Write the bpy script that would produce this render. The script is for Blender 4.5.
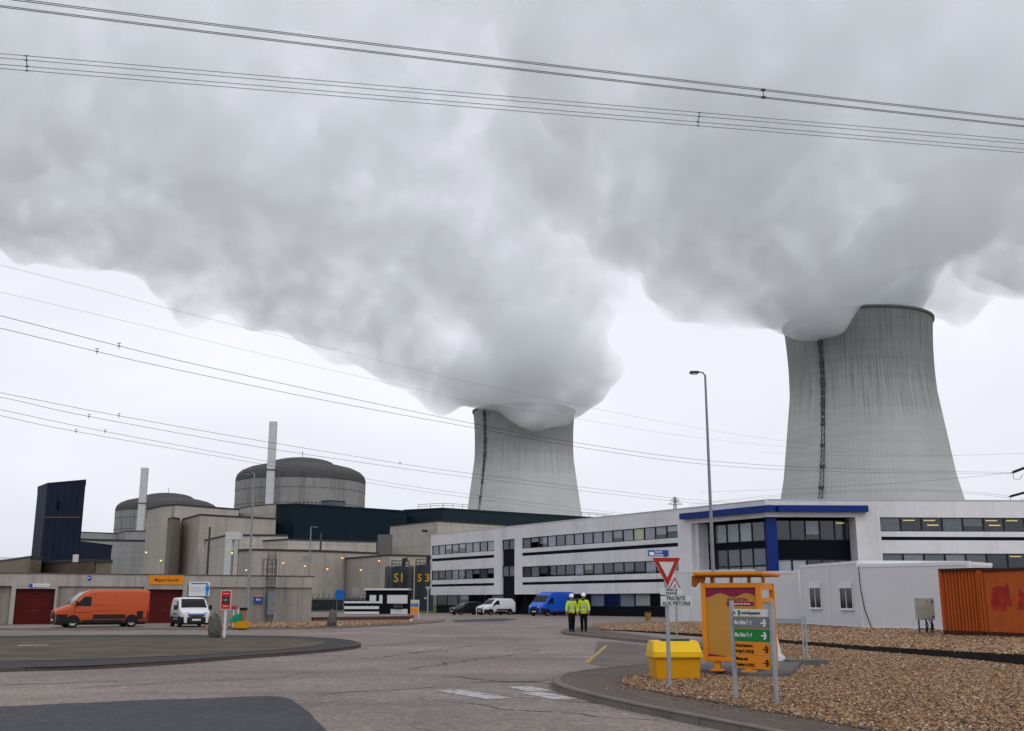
import bpy, bmesh, math, random
import numpy as np
from mathutils import Vector, Matrix, noise
random.seed(7); np.random.seed(7)
R = math.radians
for o in list(bpy.data.objects): bpy.data.objects.remove(o)
scene = bpy.context.scene
col = scene.collection

# ------------------------------------------------------------------ camera
F, CX, CY, HOR, EYE = 1050.0, 512.0, 365.5, 600.0, 1.65
PITCH = math.atan((HOR - CY) / F)
cam_d = bpy.data.cameras.new('camera'); cam = bpy.data.objects.new('camera', cam_d); col.objects.link(cam)
cam.location = (0, 0, EYE); cam.rotation_euler = (R(90) + PITCH, 0, 0)
cam_d.sensor_width = 36.0; cam_d.lens = 36.0 * F / 1024.0
cam_d.clip_start = 0.1; cam_d.clip_end = 12000
scene.camera = cam

# ------------------------------------------------------------------ sky and sun (overcast)
SUN_EL, SUN_AZ = R(42), R(150)
w = bpy.data.worlds.new('World'); scene.world = w; w.use_nodes = True
nt = w.node_tree; nt.nodes.clear(); N = nt.nodes.new; L = nt.links.new
wo = N('ShaderNodeOutputWorld'); bg = N('ShaderNodeBackground'); L(bg.outputs[0], wo.inputs[0])
sky = N('ShaderNodeTexSky'); sky.sky_type = 'NISHITA'; sky.sun_disc = False
sky.sun_elevation = SUN_EL; sky.sun_rotation = SUN_AZ; sky.air_density = 1; sky.dust_density = 4
hs = N('ShaderNodeHueSaturation'); hs.inputs['Saturation'].default_value = 0.12; hs.inputs['Value'].default_value = 0.9
L(sky.outputs[0], hs.inputs['Color'])
tc = N('ShaderNodeTexCoord'); mp = N('ShaderNodeMapping'); mp.inputs['Scale'].default_value = (1.0, 1.0, 2.2)
L(tc.outputs['Generated'], mp.inputs[0])
n1 = N('ShaderNodeTexNoise'); n1.inputs['Scale'].default_value = 1.7; n1.inputs['Detail'].default_value = 7; n1.inputs['Roughness'].default_value = 0.5; n1.inputs['Distortion'].default_value = 0.35
L(mp.outputs[0], n1.inputs['Vector'])
cr = N('ShaderNodeValToRGB'); cr.color_ramp.elements[0].position = 0.32; cr.color_ramp.elements[1].position = 0.68
cr.color_ramp.elements[0].color = (6.2, 6.35, 7.05, 1); cr.color_ramp.elements[1].color = (8.2, 8.35, 9.1, 1)
L(n1.outputs['Fac'], cr.inputs[0])
mx = N('ShaderNodeMix'); mx.data_type = 'RGBA'; mx.inputs['Factor'].default_value = 0.88
L(hs.outputs[0], mx.inputs['A']); L(cr.outputs[0], mx.inputs['B'])
L(mx.outputs['Result'], bg.inputs['Color']); bg.inputs['Strength'].default_value = 0.10
sd = bpy.data.lights.new('sun', 'SUN'); sd.energy = 0.55; sd.angle = R(35); sd.color = (1.0, 0.965, 0.92)
sun = bpy.data.objects.new('sun', sd); col.objects.link(sun)
sun.rotation_euler = (R(90) - SUN_EL, 0, math.pi - SUN_AZ)
scene.view_settings.view_transform = 'Standard'; scene.view_settings.look = 'None'
scene.view_settings.exposure = 0.30; scene.view_settings.gamma = 1.0; scene.view_settings.use_curve_mapping = False
cy = scene.cycles
cy.use_denoising = True
cy.diffuse_bounces = 3; cy.glossy_bounces = 3; cy.transmission_bounces = 4; cy.transparent_max_bounces = 12
cy.volume_bounces = 14; cy.max_bounces = 16; cy.volume_step_rate = 0.28; cy.volume_max_steps = 200

# ------------------------------------------------------------------ picture geometry -> world
CP, SP = math.cos(PITCH), math.sin(PITCH)
def ray(x, y):
    u = (x - CX) / F; v = (CY - y) / F
    return Vector((u, CP - v * SP, SP + v * CP))
def at(x, y, Y):                      # the point seen there that stands Y metres ahead
    d = ray(x, y); return Vector((0, 0, EYE)) + d * (Y / d.y)
def on_z(x, y, z=0.0):                # the point seen there at height z
    d = ray(x, y); return Vector((0, 0, EYE)) + d * ((z - EYE) / d.z)
def G(x, y): return on_z(x, y, 0.0)

# ------------------------------------------------------------------ helpers
def tag(o, label=None, cat=None, group=None, kind=None):
    if label: o['label'] = label
    if cat: o['category'] = cat
    if group: o['group'] = group
    if kind: o['kind'] = kind
    return o
def empty(name, loc=(0, 0, 0), rz=0.0, label=None, cat=None, group=None):
    o = bpy.data.objects.new(name, None); col.objects.link(o); o.location = loc; o.rotation_euler = (0, 0, rz)
    o.empty_display_size = 0.2
    return tag(o, label, cat, group)
def mkobj(name, me, mat=None, parent=None, smooth=False):
    o = bpy.data.objects.new(name, me); col.objects.link(o)
    if mat is not None:
        for m in (mat if isinstance(mat, (list, tuple)) else [mat]): me.materials.append(m)
    if parent: o.parent = parent
    if smooth:
        me.polygons.foreach_set('use_smooth', [True] * len(me.polygons))
    return o
class MB:
    """collects shapes; build() links them as ONE mesh object"""
    def __init__(s): s.v = []; s.f = []
    def add(s, vs, fs):
        b = len(s.v); s.v += [tuple(v) for v in vs]; s.f += [tuple(b + i for i in f) for f in fs]; return s
    def box(s, x0, x1, y0, y1, z0, z1, M=None):
        vs = [Vector((x, y, z)) for z in (z0, z1) for (x, y) in ((x0, y0), (x1, y0), (x1, y1), (x0, y1))]
        if M is not None: vs = [M @ v for v in vs]
        return s.add(vs, [(0, 3, 2, 1), (4, 5, 6, 7), (0, 1, 5, 4), (1, 2, 6, 5), (2, 3, 7, 6), (3, 0, 4, 7)])
    def prism(s, poly, z0, z1):       # poly counterclockwise seen from above
        n = len(poly)
        a = sum(poly[i][0] * poly[(i + 1) % n][1] - poly[(i + 1) % n][0] * poly[i][1] for i in range(n))
        if a < 0: poly = list(reversed(poly))
        vs = [(p[0], p[1], z0) for p in poly] + [(p[0], p[1], z1) for p in poly]
        fs = [tuple(reversed(range(n))), tuple(range(n, 2 * n))] + [(i, (i + 1) % n, n + (i + 1) % n, n + i) for i in range(n)]
        return s.add(vs, fs)
    def tube(s, pts, r, n=8, r2=None, caps=True):
        pts = [Vector(p) for p in pts]; m = len(pts); vs = []; r2 = r if r2 is None else r2
        for i, p in enumerate(pts):
            t = (pts[min(i + 1, m - 1)] - pts[max(i - 1, 0)]).normalized()
            ref = Vector((0, 0, 1)) if abs(t.z) < 0.9 else Vector((1, 0, 0))
            a = t.cross(ref).normalized(); b = a.cross(t)
            rr = r + (r2 - r) * i / max(1, m - 1)
            for k in range(n):
                th = 2 * math.pi * k / n; vs.append(p + a * (rr * math.cos(th)) + b * (rr * math.sin(th)))
        fs = [(i * n + k, (i + 1) * n + k, (i + 1) * n + (k + 1) % n, i * n + (k + 1) % n) for i in range(m - 1) for k in range(n)]
        if caps: fs += [tuple(range(n)), tuple(reversed(range((m - 1) * n, m * n)))]
        return s.add(vs, fs)
    def bar(s, a, b, w_, h_=None):    # square bar from a to b
        h_ = w_ if h_ is None else h_
        a = Vector(a); b = Vector(b); t = (b - a).normalized(); ref = Vector((0, 0, 1)) if abs(t.z) < 0.9 else Vector((1, 0, 0))
        p = t.cross(ref).normalized() * (w_ / 2); q = p.cross(t).normalized() * (h_ / 2)
        vs = [c + i * p + j * q for c in (a, b) for (i, j) in ((-1, -1), (1, -1), (1, 1), (-1, 1))]
        return s.add(vs, [(0, 1, 2, 3), (7, 6, 5, 4), (0, 4, 5, 1), (1, 5, 6, 2), (2, 6, 7, 3), (3, 7, 4, 0)])
    def lathe(s, prof, n=48, c=(0, 0), caps=False):
        vs = [(c[0] + r * math.cos(2 * math.pi * k / n), c[1] + r * math.sin(2 * math.pi * k / n), z) for r, z in prof for k in range(n)]
        m = len(prof)
        fs = [(i * n + k, i * n + (k + 1) % n, (i + 1) * n + (k + 1) % n, (i + 1) * n + k) for i in range(m - 1) for k in range(n)]
        if caps: fs += [tuple(reversed(range(n))), tuple(range((m - 1) * n, m * n))]
        return s.add(vs, fs)
    def quad(s, a, b, c, d): return s.add([a, b, c, d], [(0, 1, 2, 3)])
    def build(s, name, mat=None, parent=None, smooth=False, bevel=0.0):
        me = bpy.data.meshes.new(name); me.from_pydata(s.v, [], s.f); me.validate(); me.update()
        if bevel > 0:
            bm = bmesh.new(); bm.from_mesh(me)
            bmesh.ops.bevel(bm, geom=[e for e in bm.edges if len(e.link_faces) == 2 and e.calc_face_angle(0) > 0.6], offset=bevel, segments=2, affect='EDGES', clamp_overlap=True)
            bm.to_mesh(me); bm.free()
        return mkobj(name, me, mat, parent, smooth)

def copy_tree(o, parent=None):
    c = o.copy(); col.objects.link(c)
    if parent: c.parent = parent
    for ch in [x for x in bpy.data.objects if x.parent == o]: copy_tree(ch, c)
    return c

# ------------------------------------------------------------------ materials
def newmat(name):
    m = bpy.data.materials.new(name); m.use_nodes = True; return m, m.node_tree, m.node_tree.nodes['Principled BSDF']
def mat(name, c, rough=0.7, metal=0.0, var=0.12, vs=3.0, bump=0.0, bs=40.0, spec=None, dirt=0.0):
    m, t, b = newmat(name); b.inputs['Roughness'].default_value = rough; b.inputs['Metallic'].default_value = metal
    b.inputs['Specular IOR Level'].default_value = 0.18 if spec is None else spec
    tc = t.nodes.new('ShaderNodeTexCoord'); nz = t.nodes.new('ShaderNodeTexNoise')
    nz.inputs['Scale'].default_value = vs; nz.inputs['Detail'].default_value = 6; nz.inputs['Roughness'].default_value = 0.6
    t.links.new(tc.outputs['Object'], nz.inputs['Vector'])
    r = t.nodes.new('ShaderNodeValToRGB'); r.color_ramp.elements[0].position = 0.3; r.color_ramp.elements[1].position = 0.7
    r.color_ramp.elements[0].color = tuple(min(1, x * (1 - var)) for x in c) + (1,); r.color_ramp.elements[1].color = tuple(min(1, x * (1 + var)) for x in c) + (1,)
    t.links.new(nz.outputs['Fac'], r.inputs[0]); t.links.new(r.outputs[0], b.inputs['Base Color'])
    if bump:
        n2 = t.nodes.new('ShaderNodeTexNoise'); n2.inputs['Scale'].default_value = bs; n2.inputs['Detail'].default_value = 4
        t.links.new(tc.outputs['Object'], n2.inputs['Vector']); bp = t.nodes.new('ShaderNodeBump'); bp.inputs['Strength'].default_value = bump; bp.inputs['Distance'].default_value = 0.02
        t.links.new(n2.outputs['Fac'], bp.inputs['Height']); t.links.new(bp.outputs[0], b.inputs['Normal'])
    return m
def emis(name, c, s):
    m, t, b = newmat(name); b.inputs['Base Color'].default_value = c + (1,); b.inputs['Emission Color'].default_value = c + (1,); b.inputs['Emission Strength'].default_value = s; return m
def nd(t, kind, **kw):
    n = t.nodes.new(kind)
    for k, v in kw.items():
        if k in n.inputs: n.inputs[k].default_value = v
        else: setattr(n, k, v)
    return n
def ramp(t, src, stops):
    r = t.nodes.new('ShaderNodeValToRGB'); e = r.color_ramp.elements
    while len(e) < len(stops): e.new(0.5)
    for i, (p, c) in enumerate(stops):
        e[i].position = p; e[i].color = (c, c, c, 1) if isinstance(c, (int, float)) else tuple(c) + (1,)
    t.links.new(src, r.inputs[0]); return r.outputs[0]
def mixc(t, fac, a, b, mode='MIX'):
    m = t.nodes.new('ShaderNodeMix'); m.data_type = 'RGBA'; m.blend_type = mode
    for sock, val in (('Factor', fac), ('A', a), ('B', b)):
        i = m.inputs[sock] if sock == 'Factor' else [x for x in m.inputs if x.name == sock and x.type == 'RGBA'][0]
        if hasattr(val, 'is_output'): t.links.new(val, i)
        else: i.default_value = val if sock == 'Factor' else tuple(val) + ((1,) if len(val) == 3 else ())
    return [x for x in m.outputs if x.type == 'RGBA'][0]
def concrete(name, c, streak=0.5, panel=None, sc=1.0, dark=(0.05, 0.05, 0.05), top=None):
    """weathered concrete: blotches, vertical rain streaks, formwork joints every panel metres"""
    m, t, b = newmat(name); b.inputs['Roughness'].default_value = 0.9; b.inputs['Specular IOR Level'].default_value = 0.2
    tc = nd(t, 'ShaderNodeTexCoord')
    n = nd(t, 'ShaderNodeTexNoise', Scale=0.12 / sc, Detail=8.0, Roughness=0.65); t.links.new(tc.outputs['Object'], n.inputs['Vector'])
    base = ramp(t, n.outputs['Fac'], [(0.3, tuple(x * 0.82 for x in c)), (0.7, tuple(x * 1.15 for x in c))])
    mp = nd(t, 'ShaderNodeMapping'); mp.inputs['Scale'].default_value = (1.0 / sc, 1.0 / sc, 0.05 / sc); t.links.new(tc.outputs['Object'], mp.inputs[0])
    s = nd(t, 'ShaderNodeTexNoise', Scale=1.3, Detail=6.0, Roughness=0.7); t.links.new(mp.outputs[0], s.inputs['Vector'])
    sf = ramp(t, s.outputs['Fac'], [(0.48, 0.0), (0.75, streak)])
    out = mixc(t, sf, base, dark)
    f = nd(t, 'ShaderNodeTexNoise', Scale=6.0 / sc, Detail=5.0); t.links.new(tc.outputs['Object'], f.inputs['Vector'])
    out = mixc(t, 0.35, out, ramp(t, f.outputs['Fac'], [(0.3, 0.4), (0.7, 0.62)]), 'OVERLAY')
    if panel:
        sx = nd(t, 'ShaderNodeSeparateXYZ'); t.links.new(tc.outputs['Object'], sx.inputs[0])
        def line(src, p, wd):
            d = nd(t, 'ShaderNodeMath', operation='DIVIDE'); t.links.new(src, d.inputs[0]); d.inputs[1].default_value = p
            fr = nd(t, 'ShaderNodeMath', operation='FRACT'); t.links.new(d.outputs[0], fr.inputs[0])
            lt = nd(t, 'ShaderNodeMath', operation='LESS_THAN'); t.links.new(fr.outputs[0], lt.inputs[0]); lt.inputs[1].default_value = wd / p
            return lt.outputs[0]
        ls = [line(sx.outputs['Z'], panel[1], panel[2])] + ([line(sx.outputs['X'], panel[0], panel[2])] if panel[0] else [])
        k = ls[0]
        if len(ls) > 1:
            mm = nd(t, 'ShaderNodeMath', operation='MAXIMUM'); t.links.new(ls[0], mm.inputs[0]); t.links.new(ls[1], mm.inputs[1]); k = mm.outputs[0]
        kk = nd(t, 'ShaderNodeMath', operation='MULTIPLY'); t.links.new(k, kk.inputs[0]); kk.inputs[1].default_value = 0.35
        out = mixc(t, kk.outputs[0], out, dark)
    t.links.new(out, b.inputs['Base Color']); return m

# ------------------------------------------------------------------ cooling towers and their steam
def tower_material(name, base_k, streak_k):
    m, t, b = newmat(name); b.inputs['Roughness'].default_value = 0.9; b.inputs['Specular IOR Level'].default_value = 0.2
    tc = nd(t, 'ShaderNodeTexCoord'); sx = nd(t, 'ShaderNodeSeparateXYZ'); t.links.new(tc.outputs['Object'], sx.inputs[0])
    an = nd(t, 'ShaderNodeMath', operation='ARCTAN2'); t.links.new(sx.outputs['Y'], an.inputs[0]); t.links.new(sx.outputs['X'], an.inputs[1])
    a2 = nd(t, 'ShaderNodeMath', operation='MULTIPLY'); t.links.new(an.outputs[0], a2.inputs[0]); a2.inputs[1].default_value = 42.0
    cb = nd(t, 'ShaderNodeCombineXYZ'); t.links.new(a2.outputs[0], cb.inputs['X']); t.links.new(sx.outputs['Z'], cb.inputs['Z'])
    mp = nd(t, 'ShaderNodeMapping'); mp.inputs['Scale'].default_value = (1.0, 1, 0.022); t.links.new(cb.outputs[0], mp.inputs[0])
    s = nd(t, 'ShaderNodeTexNoise', Scale=1.0, Detail=7.0, Roughness=0.75); t.links.new(mp.outputs[0], s.inputs['Vector'])
    n = nd(t, 'ShaderNodeTexNoise', Scale=0.03, Detail=8.0, Roughness=0.6); t.links.new(cb.outputs[0], n.inputs['Vector'])
    base = ramp(t, n.outputs['Fac'], [(0.3, tuple(base_k * v for v in (0.45, 0.45, 0.45))), (0.7, tuple(base_k * v for v in (0.54, 0.54, 0.535)))])
    # dark weathering on the upper third, ending in uneven tongues
    zz = nd(t, 'ShaderNodeMath', operation='MULTIPLY_ADD'); t.links.new(s.outputs['Fac'], zz.inputs[0]); zz.inputs[1].default_value = 70.0; t.links.new(sx.outputs['Z'], zz.inputs[2])
    up = nd(t, 'ShaderNodeMapRange'); up.inputs['From Min'].default_value = 138; up.inputs['From Max'].default_value = 172; t.links.new(zz.outputs[0], up.inputs['Value'])
    out = mixc(t, up.outputs[0], base, mixc(t, 0.5, base, (0.13, 0.125, 0.125)))
    sf = ramp(t, s.outputs['Fac'], [(0.5, 0.0), (0.66, 0.6 * streak_k)])
    sfm = nd(t, 'ShaderNodeMath', operation='MULTIPLY'); t.links.new(sf, sfm.inputs[0])
    ad = nd(t, 'ShaderNodeMath', operation='MULTIPLY_ADD'); t.links.new(up.outputs[0], ad.inputs[0]); ad.inputs[1].default_value = 0.92; ad.inputs[2].default_value = 0.08
    t.links.new(ad.outputs[0], sfm.inputs[1]); out = mixc(t, sfm.outputs[0], out, (0.045, 0.045, 0.05))
    # formwork grid: vertical ribs and lift joints
    def lines(src, p, wd):
        d = nd(t, 'ShaderNodeMath', operation='DIVIDE'); t.links.new(src, d.inputs[0]); d.inputs[1].default_value = p
        fr = nd(t, 'ShaderNodeMath', operation='FRACT'); t.links.new(d.outputs[0], fr.inputs[0])
        lt = nd(t, 'ShaderNodeMath', operation='LESS_THAN'); t.links.new(fr.outputs[0], lt.inputs[0]); lt.inputs[1].default_value = wd; return lt.outputs[0]
    g1 = lines(a2.outputs[0], 2.2, 0.22); g2 = lines(sx.outputs['Z'], 1.7, 0.2)
    mm = nd(t, 'ShaderNodeMath', operation='ADD'); t.links.new(g1, mm.inputs[0]); t.links.new(g2, mm.inputs[1])
    mk = nd(t, 'ShaderNodeMath', operation='MULTIPLY'); t.links.new(mm.outputs[0], mk.inputs[0]); mk.inputs[1].default_value = 0.08
    out = mixc(t, mk.outputs[0], out, (0.08, 0.08, 0.08))
    # wide horizontal bands from the pours
    bp = nd(t, 'ShaderNodeMapping'); bp.inputs['Scale'].default_value = (0.012, 1, 0.3); t.links.new(cb.outputs[0], bp.inputs[0])
    bn = nd(t, 'ShaderNodeTexNoise', Scale=1.0, Detail=4.0); t.links.new(bp.outputs[0], bn.inputs['Vector'])
    out = mixc(t, 0.2, out, ramp(t, bn.outputs['Fac'], [(0.35, 0.38), (0.65, 0.6)]), 'OVERLAY')
    t.links.new(out, b.inputs['Base Color']); return m
M_tower = tower_material('cooling tower concrete', 1.08, 1.0); M_tower2 = tower_material('haze tinted cooling tower concrete', 1.14, 0.4); M_ladder = mat('grey ladder steel', (0.085, 0.09, 0.105), 0.6); M_darksteel = mat('dark steel', (0.05, 0.055, 0.065), 0.6)  # farther tower: distance haze put into the colour, lighter base and fainter streaks
def cooling_tower(px, Y, label, ladder_px, RS, M_tower=M_tower):
    c = at(px, 450, Y); root = empty('cooling_tower', (c.x, c.y, 0), 0, label, 'cooling tower', 'cooling towers')
    rad = lambda z: RS * math.sqrt(1 + ((z - 135) / 108.0) ** 2)
    b = MB(); b.lathe([(rad(z), z) for z in np.linspace(8, 165, 60)] + [(rad(165) - 0.9, 165.0), (rad(160) - 1, 160), (rad(131) - 1, 131), (rad(60) - 1, 60), (rad(8) - 1, 8)], 160)
    b.build('shell', M_tower, root, True)
    b = MB(); b.lathe([(rad(163.6) + .05, 163.6), (rad(164) + 0.9, 164), (rad(165) + 0.9, 165.3), (rad(165) - 1.2, 165.3), (rad(165) - 1.2, 164.6)], 160); b.build('rim', mat('rim concrete', (0.2, 0.195, 0.19), 0.9), root, True)
    # inclined columns under the shell
    b = MB()
    for k in range(40):
        a0, a1 = 2 * math.pi * k / 40, 2 * math.pi * (k + 0.5) / 40
        for s_ in (-1, 1):
            a2 = a0 + s_ * math.pi / 40
            b.bar((70 * math.cos(a0), 70 * math.sin(a0), 0), (rad(8) * math.cos(a2), rad(8) * math.sin(a2), 8.2), 0.9)
    b.build('support_columns', mat('column concrete', (0.3, 0.29, 0.28), 0.9), root)
    # access lift and ladder up the side that faces the camera
    off = (at(ladder_px, 450, Y - 30) - at(512, 450, Y - 30)).x - (c.x) * (1 - 0); th = -math.acos(max(-1, min(1, off / 44.0)))
    b = MB()
    for z in np.arange(10, 165, 3.0):
        for dt in (-0.022, 0.022):
            p = [((rad(q) + 1.0) * math.cos(th + dt), (rad(q) + 1.0) * math.sin(th + dt), q) for q in (z, z + 3)]
            b.bar(p[0], p[1], 0.35)
        b.bar(((rad(z) + 1.0) * math.cos(th - .022), (rad(z) + 1.0) * math.sin(th - .022), z), ((rad(z + 3) + 1.0) * math.cos(th + .022), (rad(z + 3) + 1.0) * math.sin(th + .022), z + 3), 0.28)
    for z in np.arange(14, 160, 12.0):
        q = rad(z) + 0.8; M = Matrix.Translation((q * math.cos(th), q * math.sin(th), z)) @ Matrix.Rotation(th, 4, 'Z')
        b.box(-0.8, 0.9, -1.3, 1.3, 0, 1.4, M)
    for z in np.arange(100, 163, 4.0):
        q = rad(z) + 0.8; M = Matrix.Translation((q * math.cos(th), q * math.sin(th), z)) @ Matrix.Rotation(th, 4, 'Z')
        b.box(-0.8, 0.6, -1.1, 1.1, 0, 2.4, M)
    b.build('access_ladder', M_ladder, root)
    return root
cooling_tower(866, 617, 'nearer cooling tower with dark rain streaks rising behind the right office wing', 826, 41.6)
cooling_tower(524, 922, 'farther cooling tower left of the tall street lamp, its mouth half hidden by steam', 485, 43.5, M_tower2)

def steam_material(name, density, albedo, seed, mouth, dense):
    m = bpy.data.materials.new(name); m.use_nodes = True; t = m.node_tree; t.nodes.clear()
    o = nd(t, 'ShaderNodeOutputMaterial'); pv = nd(t, 'ShaderNodeVolumePrincipled')
    pv.inputs['Color'].default_value = tuple(albedo) + (1,); pv.inputs['Anisotropy'].default_value = 0.25
    t.links.new(pv.outputs[0], o.inputs['Volume'])
    tc = nd(t, 'ShaderNodeTexCoord'); mp = nd(t, 'ShaderNodeMapping'); mp.inputs['Location'].default_value = (seed, seed * 2, 0); t.links.new(tc.outputs['Object'], mp.inputs[0])
    n = nd(t, 'ShaderNodeTexNoise', Scale=0.014, Detail=6.0, Roughness=0.6, Distortion=0.3); t.links.new(mp.outputs[0], n.inputs['Vector'])
    r = nd(t, 'ShaderNodeMapRange'); r.inputs['From Min'].default_value = 0.36; r.inputs['From Max'].default_value = 0.66
    r.inputs['To Min'].default_value = density * 0.22; r.inputs['To Max'].default_value = density * 2.1
    t.links.new(n.outputs['Fac'], r.inputs['Value'])
    n2 = nd(t, 'ShaderNodeTexNoise', Scale=0.045, Detail=5.0, Roughness=0.62, Distortion=0.4); t.links.new(mp.outputs[0], n2.inputs['Vector'])
    r2 = nd(t, 'ShaderNodeMapRange'); r2.inputs['From Min'].default_value = 0.38; r2.inputs['From Max'].default_value = 0.62; r2.inputs['To Min'].default_value = 0.32; r2.inputs['To Max'].default_value = 1.5; t.links.new(n2.outputs['Fac'], r2.inputs['Value'])
    mm = nd(t, 'ShaderNodeMath', operation='MULTIPLY'); t.links.new(r.outputs[0], mm.inputs[0]); t.links.new(r2.outputs[0], mm.inputs[1])
    # freshly risen steam is thickest just over the mouth of its tower
    dv = nd(t, 'ShaderNodeVectorMath', operation='DISTANCE'); t.links.new(tc.outputs['Object'], dv.inputs[0]); dv.inputs[1].default_value = mouth
    r3 = nd(t, 'ShaderNodeMapRange'); r3.inputs['From Min'].default_value = 42; r3.inputs['From Max'].default_value = 88; r3.inputs['To Min'].default_value = dense; r3.inputs['To Max'].default_value = 1.0; t.links.new(dv.outputs['Value'], r3.inputs['Value'])
    m3 = nd(t, 'ShaderNodeMath', operation='MULTIPLY'); t.links.new(mm.outputs[0], m3.inputs[0]); t.links.new(r3.outputs[0], m3.inputs[1]); t.links.new(m3.outputs[0], pv.inputs['Density'])
    return m
def plume(blobs, name, label, m, seed, voxel, lumps):
    bm = bmesh.new(); rnd = random.Random(seed)
    for (x, y, Y, r) in blobs:
        c = at(x, y, Y); rad = r * (c - Vector((0, 0, EYE))).length / F
        ret = bmesh.ops.create_icosphere(bm, subdivisions=3, radius=rad)
        bmesh.ops.translate(bm, verts=ret['verts'], vec=c)
        for k in range(lumps):            # smaller billows budding from it
            d = Vector((rnd.gauss(0, 1), rnd.gauss(0, 1), rnd.gauss(0, 1))).normalized(); q = rad * rnd.uniform(0.22, 0.42)
            ret = bmesh.ops.create_icosphere(bm, subdivisions=2, radius=q)
            bmesh.ops.translate(bm, verts=ret['verts'], vec=c + d * rad * rnd.uniform(0.75, 0.95))
    me = bpy.data.meshes.new(name); bm.to_mesh(me); bm.free()
    tmp = bpy.data.objects.new('tmp', me); col.objects.link(tmp)
    rm = tmp.modifiers.new('r', 'REMESH'); rm.mode = 'VOXEL'; rm.voxel_size = voxel
    sm = tmp.modifiers.new('s', 'SMOOTH'); sm.iterations = 3
    for sz, st in ((90, 20), (38, 15), (17, 9), (8, 4.5)):
        tx = bpy.data.textures.new('billow', 'CLOUDS'); tx.noise_scale = sz; tx.noise_depth = 1
        dm = tmp.modifiers.new('d', 'DISPLACE'); dm.texture = tx; dm.strength = st; dm.texture_coords = 'GLOBAL'; dm.mid_level = 0.5
    r2 = tmp.modifiers.new('r2', 'REMESH'); r2.mode = 'VOXEL'; r2.voxel_size = voxel; s2 = tmp.modifiers.new('s2', 'SMOOTH'); s2.iterations = 1
    dg = bpy.context.evaluated_depsgraph_get(); me2 = bpy.data.meshes.new_from_object(tmp.evaluated_get(dg)); bpy.data.objects.remove(tmp)
    bm = bmesh.new(); bm.from_mesh(me2); bm.verts.ensure_lookup_table(); seen = set(); best = []     # keep the one connected body
    for v0 in bm.verts:
        if v0.index in seen: continue
        comp, stack_ = [], [v0]; seen.add(v0.index)
        while stack_:
            v = stack_.pop(); comp.append(v)
            for e in v.link_edges:
                u = e.other_vert(v)
                if u.index not in seen: seen.add(u.index); stack_.append(u)
        if len(comp) > len(best): best = comp
    keep = set(v.index for v in best); bmesh.ops.delete(bm, geom=[v for v in bm.verts if v.index not in keep], context='VERTS'); bm.to_mesh(me2); bm.free(); me2.name = name
    o = mkobj(name, me2, None, None, True); me2.materials.clear(); me2.materials.append(m)
    return tag(o, label, 'steam', 'steam plumes from the cooling towers')
M_steam1 = steam_material('near steam', 0.018, (0.984, 0.989, 1.0), 0, (at(866, 450, 617).x, 600, 165), 5.2)
M_steam2 = steam_material('far steam', 0.0145, (0.986, 0.991, 1.0), 300, (at(530, 450, 922).x, 900, 165), 6.0)
near_blobs = [(850, 292, 622, 36), (895, 288, 622, 34), (788, 312, 574, 26), (806, 308, 570, 26), (830, 305, 568, 20), (850, 299, 572, 15), (782, 300, 572, 36), (760, 296, 566, 36), (905, 240, 610, 48), (958, 268, 650, 46), (1030, 215, 545, 75), (755, 272, 560, 52), (705, 245, 545, 68), (655, 205, 530, 78),
    (600, 165, 510, 75), (545, 130, 500, 55), (720, 160, 505, 95), (830, 190, 520, 100), (930, 150, 500, 105), (1010, 90, 480, 110), (1110, 150, 500, 110), (860, 50, 460, 125), (715, 40, 450, 110), (610, 70, 450, 85),
    (560, 5, 440, 62), (538, 105, 500, 36), (545, 60, 460, 48), (780, -80, 440, 130), (960, -60, 440, 130), (620, -60, 430, 110)]
far_blobs = [(524, 392, 915, 40), (500, 394, 890, 20), (514, 404, 866, 17), (534, 408, 862, 24), (556, 405, 864, 24), (570, 398, 880, 22), (572, 372, 874, 44), (545, 350, 870, 60), (480, 365, 870, 48), (436, 362, 860, 44), (400, 325, 850, 62), (340, 292, 830, 62), (275, 268, 800, 60), (200, 238, 780, 62), (120, 205, 760, 65), (35, 178, 740, 70),
    (-50, 150, 720, 80), (558, 300, 850, 55), (500, 275, 840, 85), (430, 225, 800, 95), (330, 185, 770, 95), (220, 140, 740, 95), (120, 90, 700, 95), (20, 70, 690, 95), (520, 210, 800, 60), (370, 90, 720, 80), (470, 100, 720, 48), (525, 60, 700, 60), (520, 130, 730, 60), (560, 195, 790, 48), (592, 250, 835, 34), (500, 10, 680, 60), (250, 30, 680, 90), (110, -20, 660, 110), (-60, 0, 650, 120), (360, -20, 660, 90), (480, -40, 640, 80)]
plume(near_blobs, 'steam_plume', 'grey steam plume billowing from the nearer right cooling tower up across the sky', M_steam1, 3, 4.5, 12)
plume(far_blobs, 'steam_plume', 'broad grey steam plume drifting left from the farther cooling tower', M_steam2, 5, 6.0, 12)

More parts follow.
